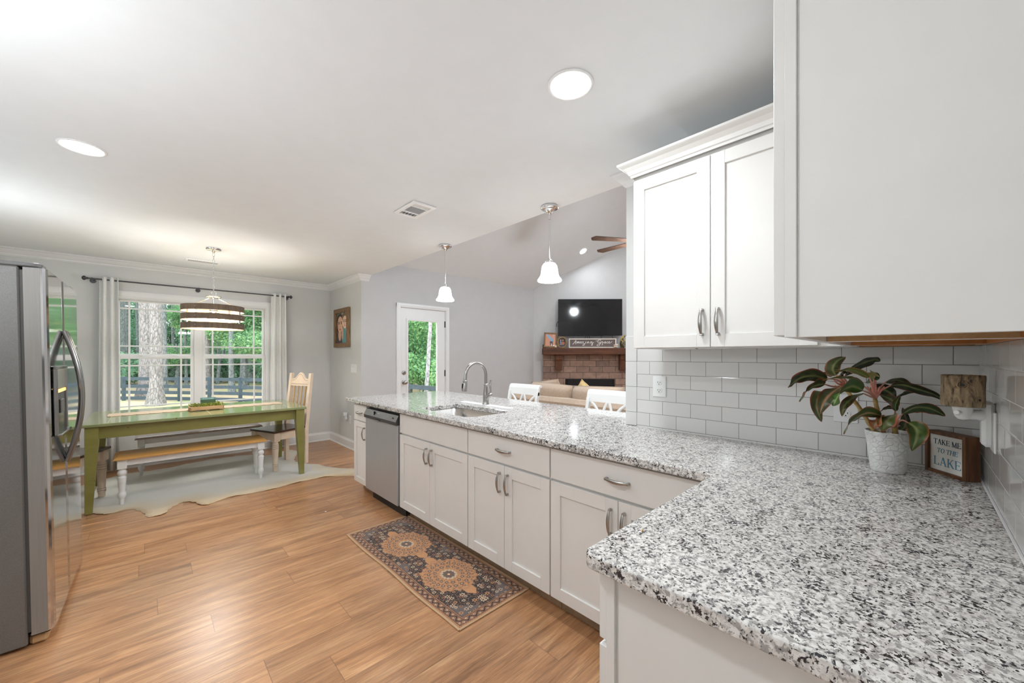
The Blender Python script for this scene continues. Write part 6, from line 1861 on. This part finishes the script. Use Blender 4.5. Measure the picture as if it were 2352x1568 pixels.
# uplighter lamps added unseen beside and behind the refrigerator, to brighten the ceiling
def uplighter(label, TX, TY, power):
    t = thing('fill_lamp', label, 'floor lamp', (TX, TY, 0), 0, 'added uplighter fill lamps')
    m = MB(); m.lathe([(.001, 0), (.14, 0), (.14, .015), (.05, .03), (.014, .045)], (TX, TY, 0), 28); m.build('base', M['dark_metal'], t, world=True)
    m = MB(); m.cyl((TX, TY, .04), (TX, TY, 1.57), .011, 14); m.build('pole', M['dark_metal'], t, world=True)
    m = MB(); m.lathe([(.02, 1.55), (.07, 1.57), (.13, 1.62), (.17, 1.70), (.166, 1.70), (.125, 1.63), (.06, 1.585), (.02, 1.57)], (TX, TY, 0), 32, cap=False); m.build('lamp_shade', M['dark_metal'], t, world=True)
    m = MB(); m.ball((TX, TY, 1.65), .03, 14, 8); m.build('bulb', glow_sh, t, world=True)
    lamp('fill_uplight', 'POINT', (TX, TY, 1.715), power, .08, (.90, .96, 1.0), t)
uplighter('added uplighter fill lamp on the near side of the refrigerator, out of the picture', -.82, 1.60, FILL_W)
uplighter('added uplighter fill lamp hidden behind the refrigerator', -.80, 4.35, FILL_W*.34)
# ------------------------------------------------------------------ yard outside
GZ = -.50
def fp(px, fwd, z=GZ):
    xr = (px-CX)/FPX*fwd; s, c = math.sin(YAW), math.cos(YAW)
    return Vector((c*xr+s*fwd, -s*xr+c*fwd, z))
m = MB(); m.box(-60, 90, 6.63, 110, GZ-.1, GZ); m.box(7.6, 90, -30, 6.63, GZ-.1, GZ); m.box(2.30, 7.6, 5.44, 6.64, GZ-.1, GZ)
tag(m.build('yard_ground', M['ground']), 'pale dirt and grass of the yard outside the window', 'ground', kind='structure')
# deck outside the door
# fence
pth = [fp(-250, 17), fp(160, 16.0), fp(412, 15.6), fp(552, 15.2), fp(700, 14.4), fp(850, 13.0), fp(1010, 10.9), fp(1180, 10.4)]
t = thing('ranch_fence', 'dark four-rail ranch fence across the yard outside the window', 'fence', tuple(pth[2]))
for z in (.335, .03, -.22, -.46):
    m = MB()
    for a, b in zip(pth, pth[1:]):
        d = (b-a).normalized(); n = Vector((-d.y, d.x, 0))*.018
        h = .13; P = [a-n, a+n, b+n, b-n]
        m._add([(p.x, p.y, z) for p in P]+[(p.x, p.y, z+h) for p in P], [(0, 3, 2, 1), (4, 5, 6, 7), (0, 1, 5, 4), (1, 2, 6, 5), (2, 3, 7, 6), (3, 0, 4, 7)])
    m.build('rail', M['fence'], t, world=True)
for a, b in zip(pth, pth[1:]):
    for f in (0, .5):
        p = a.lerp(b, f) if f else a
        m = MB(); m.box(p.x-.06, p.x+.06, p.y-.06, p.y+.06, GZ, .49, .01); m.build('post', M['fence'], t, world=True)

def trunk(parent, base, r, h, lean=(0, 0), mat_='bark', flare=1.5, world=True):
    rs = random.Random(int(base.x*100+base.y*7)); n = 16; pts = []; rr = []
    for k in range(n+1):
        s = k/n; z = h*s
        pts.append((base.x+lean[0]*z+.03*math.sin(s*9+base.x), base.y+lean[1]*z+.03*math.cos(s*7+base.y), base.z+z))
        rr.append(r*((1-.35*s)+(flare-1)*math.exp(-z/.22)))
    m = MB(); m.tube(pts, rr, 22); return m.build('trunk', M[mat_], parent, world=True)
def tree(label, px, fwd, r, h=11, lean=(0, 0), mat_='bark', crown=None, group='pine trunks in the yard', flare=1.5):
    b = fp(px, fwd); t = thing('tree', label, 'tree', tuple(b), 0, group)
    trunk(t, b, r, h, lean, mat_, flare)
    if crown is None:
        for k in range(3):
            z = 7+k*1.2; a = k*2.3
            m = MB(); m.tube([(b.x, b.y, z), (b.x+.9*math.cos(a), b.y+.9*math.sin(a), z+.5)], [.06, .02], 6); m.build('branch', M[mat_], t, world=True)
        c = bpy.data.objects.new('foliage', pine_top); COL.objects.link(c); c.parent = t; c.location = (lean[0]*h, lean[1]*h, h-1.5)
    return t
pine_top = leaf_cloud('foliage', 'mesh', M['leaf_deep'], [(math.cos(a)*1.1, math.sin(a)*1.1, z, .9) for a, z in zip(range(8), (0, .6, 1.2, 1.7, .3, .9, 1.5, 2.2))], 2500, .11, 21, .3, .6)
S2 = Vector((.724, -.69, 0))
tree('thick pine trunk standing behind the nearest one in the left window', 334, 16.6, .25, mat_='bark')
tree('nearest thick pine trunk, its root flare in front of the fence', 357, 14.2, .20, mat_='bark', flare=1.6)
for i, (px, fw, r_, mt) in enumerate(((279, 22, .16, 'bark_dark'), (292, 25, .13, 'bark_dark'), (378, 20, .10, 'bark_dark'), (398, 27, .09, 'bark_dark'), (427, 24, .08, 'bark_dark'),
        (478, 21, .13, 'bark'), (503, 27, .10, 'bark_dark'), (514, 30, .11, 'bark_dark'), (533, 19, .12, 'bark_dark'), (561, 24, .20, 'bark_dark'), (578, 26, .22, 'bark_dark'), (601, 28, .13, 'bark_dark'),
        (250, 24, .15, 'bark_dark'), (214, 20, .16, 'bark'), (150, 23, .2, 'bark_dark'), (660, 22, .14, 'bark_dark'), (760, 24, .16, 'bark_dark'), (315, 30, .12, 'bark_dark'), (445, 32, .14, 'bark_dark'))):
    side = ['left', 'right'][px > 455]
    lb = 'slender distant pine trunk in the woods, %s window' % side if fw > 21.5 else 'mid-distance pine trunk by the fence, %s window' % side
    tree(lb+', %s' % ('behind the mullion side' if 425 < px < 485 else 'near the outer frame' if px < 300 or px > 595 else 'mid pane')+(' and thinner' if r_ < .11 else ''), px, fw, r_, mat_=mt, group='distant pine trunks')
tree('pale leaning trunk seen through the glass of the door', 975, 13.0, .070, 9, tuple((S2*.072)[:2]), 'bark_pale', flare=1.2, group='trunks behind the door')

vars_b = [leaf_cloud('foliage', 'mesh', M['leaf_bright'], [(random.uniform(-1.5, 1.5), random.uniform(-1.2, 1.2), random.uniform(.9, 5.6), random.uniform(.6, 1.15)) for _ in range(22)], 15000, .075, 30+k, .55, .6) for k in range(2)]
vars_d = [leaf_cloud('foliage', 'mesh', M['leaf_deep'], [(random.uniform(-2.2, 2.2), random.uniform(-1.5, 1.5), random.uniform(.5, 8), random.uniform(.8, 1.5)) for _ in range(30)], 13000, .12, 40+k, .5, .7) for k in range(2)]
bush_mesh = leaf_cloud('foliage', 'mesh', M['leaf_deep'], [(random.uniform(-1.9, 1.9), random.uniform(-.8, .8), random.uniform(.4, 1.7), random.uniform(.5, .8)) for _ in range(18)], 7000, .09, 77, .55, .7)
def leafy(label, px, fwd, me_, sc, rz, zoff, group):
    b = fp(px, fwd); t = thing('tree', label, 'tree', tuple(b), 0, group)
    m = MB(); m.tube([(0, 0, 0), (.1, 0, 1.8*sc), (0, .1, 3.6*sc)], [.12, .09, .05], 10); m.build('trunk', M['bark_dark'], t)
    c = bpy.data.objects.new('foliage', me_); COL.objects.link(c); c.parent = t; c.location = (0, 0, zoff); c.rotation_euler = (0, 0, rz); c.scale = (sc, sc, sc)
LEAFY = ['bright leafy maple behind the fence, filling the middle of the right window', 'bright leafy maple at the right side of the right window', 'bright leafy maple at the left side of the right window', 'bright leafy tree beyond the fence in the left window, right of the thick trunks',
           'bright leafy tree filling the left half of the door glass', 'bright leafy tree filling the right half of the door glass', 'bright leafy tree behind the pale leaning trunk', 'bright leafy tree hidden behind the nook wall corner']
for i, (px, fw, sc, zo) in enumerate(((560, 21, 1.0, .6), (625, 20, .95, .9), (500, 25, .9, 1.4), (405, 24, .72, .8), (940, 16, .95, -.5), (1010, 15, .9, -.3), (975, 19, 1.1, -.2), (760, 20, 1, 0))):
    leafy(LEAFY[i], px, fw, vars_b[i % 2], sc, i*1.7, zo, 'leafy trees in the yard')
k = 0
for px, fw, sc in ((60, 30, 1.1), (190, 29, 1.05), (268, 31, 1.1), (330, 36, 1.15), (398, 37, .8), (450, 38, 1.0), (545, 34, 1.2), (640, 31, 1.15), (760, 32, 1.2), (900, 26, 1.2), (1010, 24, 1.2), (1120, 24, 1.1), (-80, 28, 1.2), (240, 40, 1.2), (600, 42, 1.3)):
    leafy(('deep green tree at the edge of the woods, %s' % ['far left beyond the refrigerator', 'left beyond the curtain', 'at the left pane edge', 'behind the thick pines', 'seen through the left window gap', 'behind the mullion', 'behind the bright maple', 'right behind the curtain', 'hidden past the nook wall', 'left behind the door glass', 'right behind the door glass', 'hidden past the door frame', 'farthest left', 'in the second row, left', 'in the second row, right'][k]), px, fw, vars_d[k % 2], sc, k*2.1, 0, 'dark trees at the edge of the woods'); k += 1

k = 0
for px, fw in ((250, 27), (318, 26), (372, 28), (432, 27), (492, 28), (552, 27), (620, 26), (690, 27), (140, 26)):
    b = fp(px, fw); t = thing('bush', 'low green bush in the understorey beyond the fence, %s' % ['at the left curtain', 'behind the thick trunks', 'right of the thick trunks', 'left of the mullion', 'right of the mullion', 'mid right window', 'at the right curtain', 'past the right curtain', 'far left'][k], 'bush', tuple(b), 0, 'understorey bushes')
    c = bpy.data.objects.new('foliage', bush_mesh if k else bush_mesh); COL.objects.link(c); c.parent = t; c.rotation_euler = (0, 0, k*1.3)
    m = MB(); m.tube([(0, 0, 0), (0, .05, .7)], .03, 6); m.build('stem', M['bark_dark'], t); k += 1

for k, (x, y, sc, w_) in enumerate(((-4, 30, 1.15, 'first'), (-9, 28, 1.1, 'second'), (-15, 27, 1.2, 'third'), (-22, 24, 1.2, 'fourth'))):
    b = Vector((x, y, GZ)); t = thing('tree', 'deep green tree at the woods edge, %s one left of the window view' % w_, 'tree', tuple(b), 0, 'dark trees at the edge of the woods')
    m = MB(); m.tube([(0, 0, 0), (.1, 0, 2.2), (0, .1, 4.4)], [.14, .11, .06], 10); m.build('trunk', M['bark_dark'], t)
    c = bpy.data.objects.new('foliage', vars_d[k % 2]); COL.objects.link(c); c.parent = t; c.rotation_euler = (0, 0, k*1.9); c.scale = (sc, sc, sc)
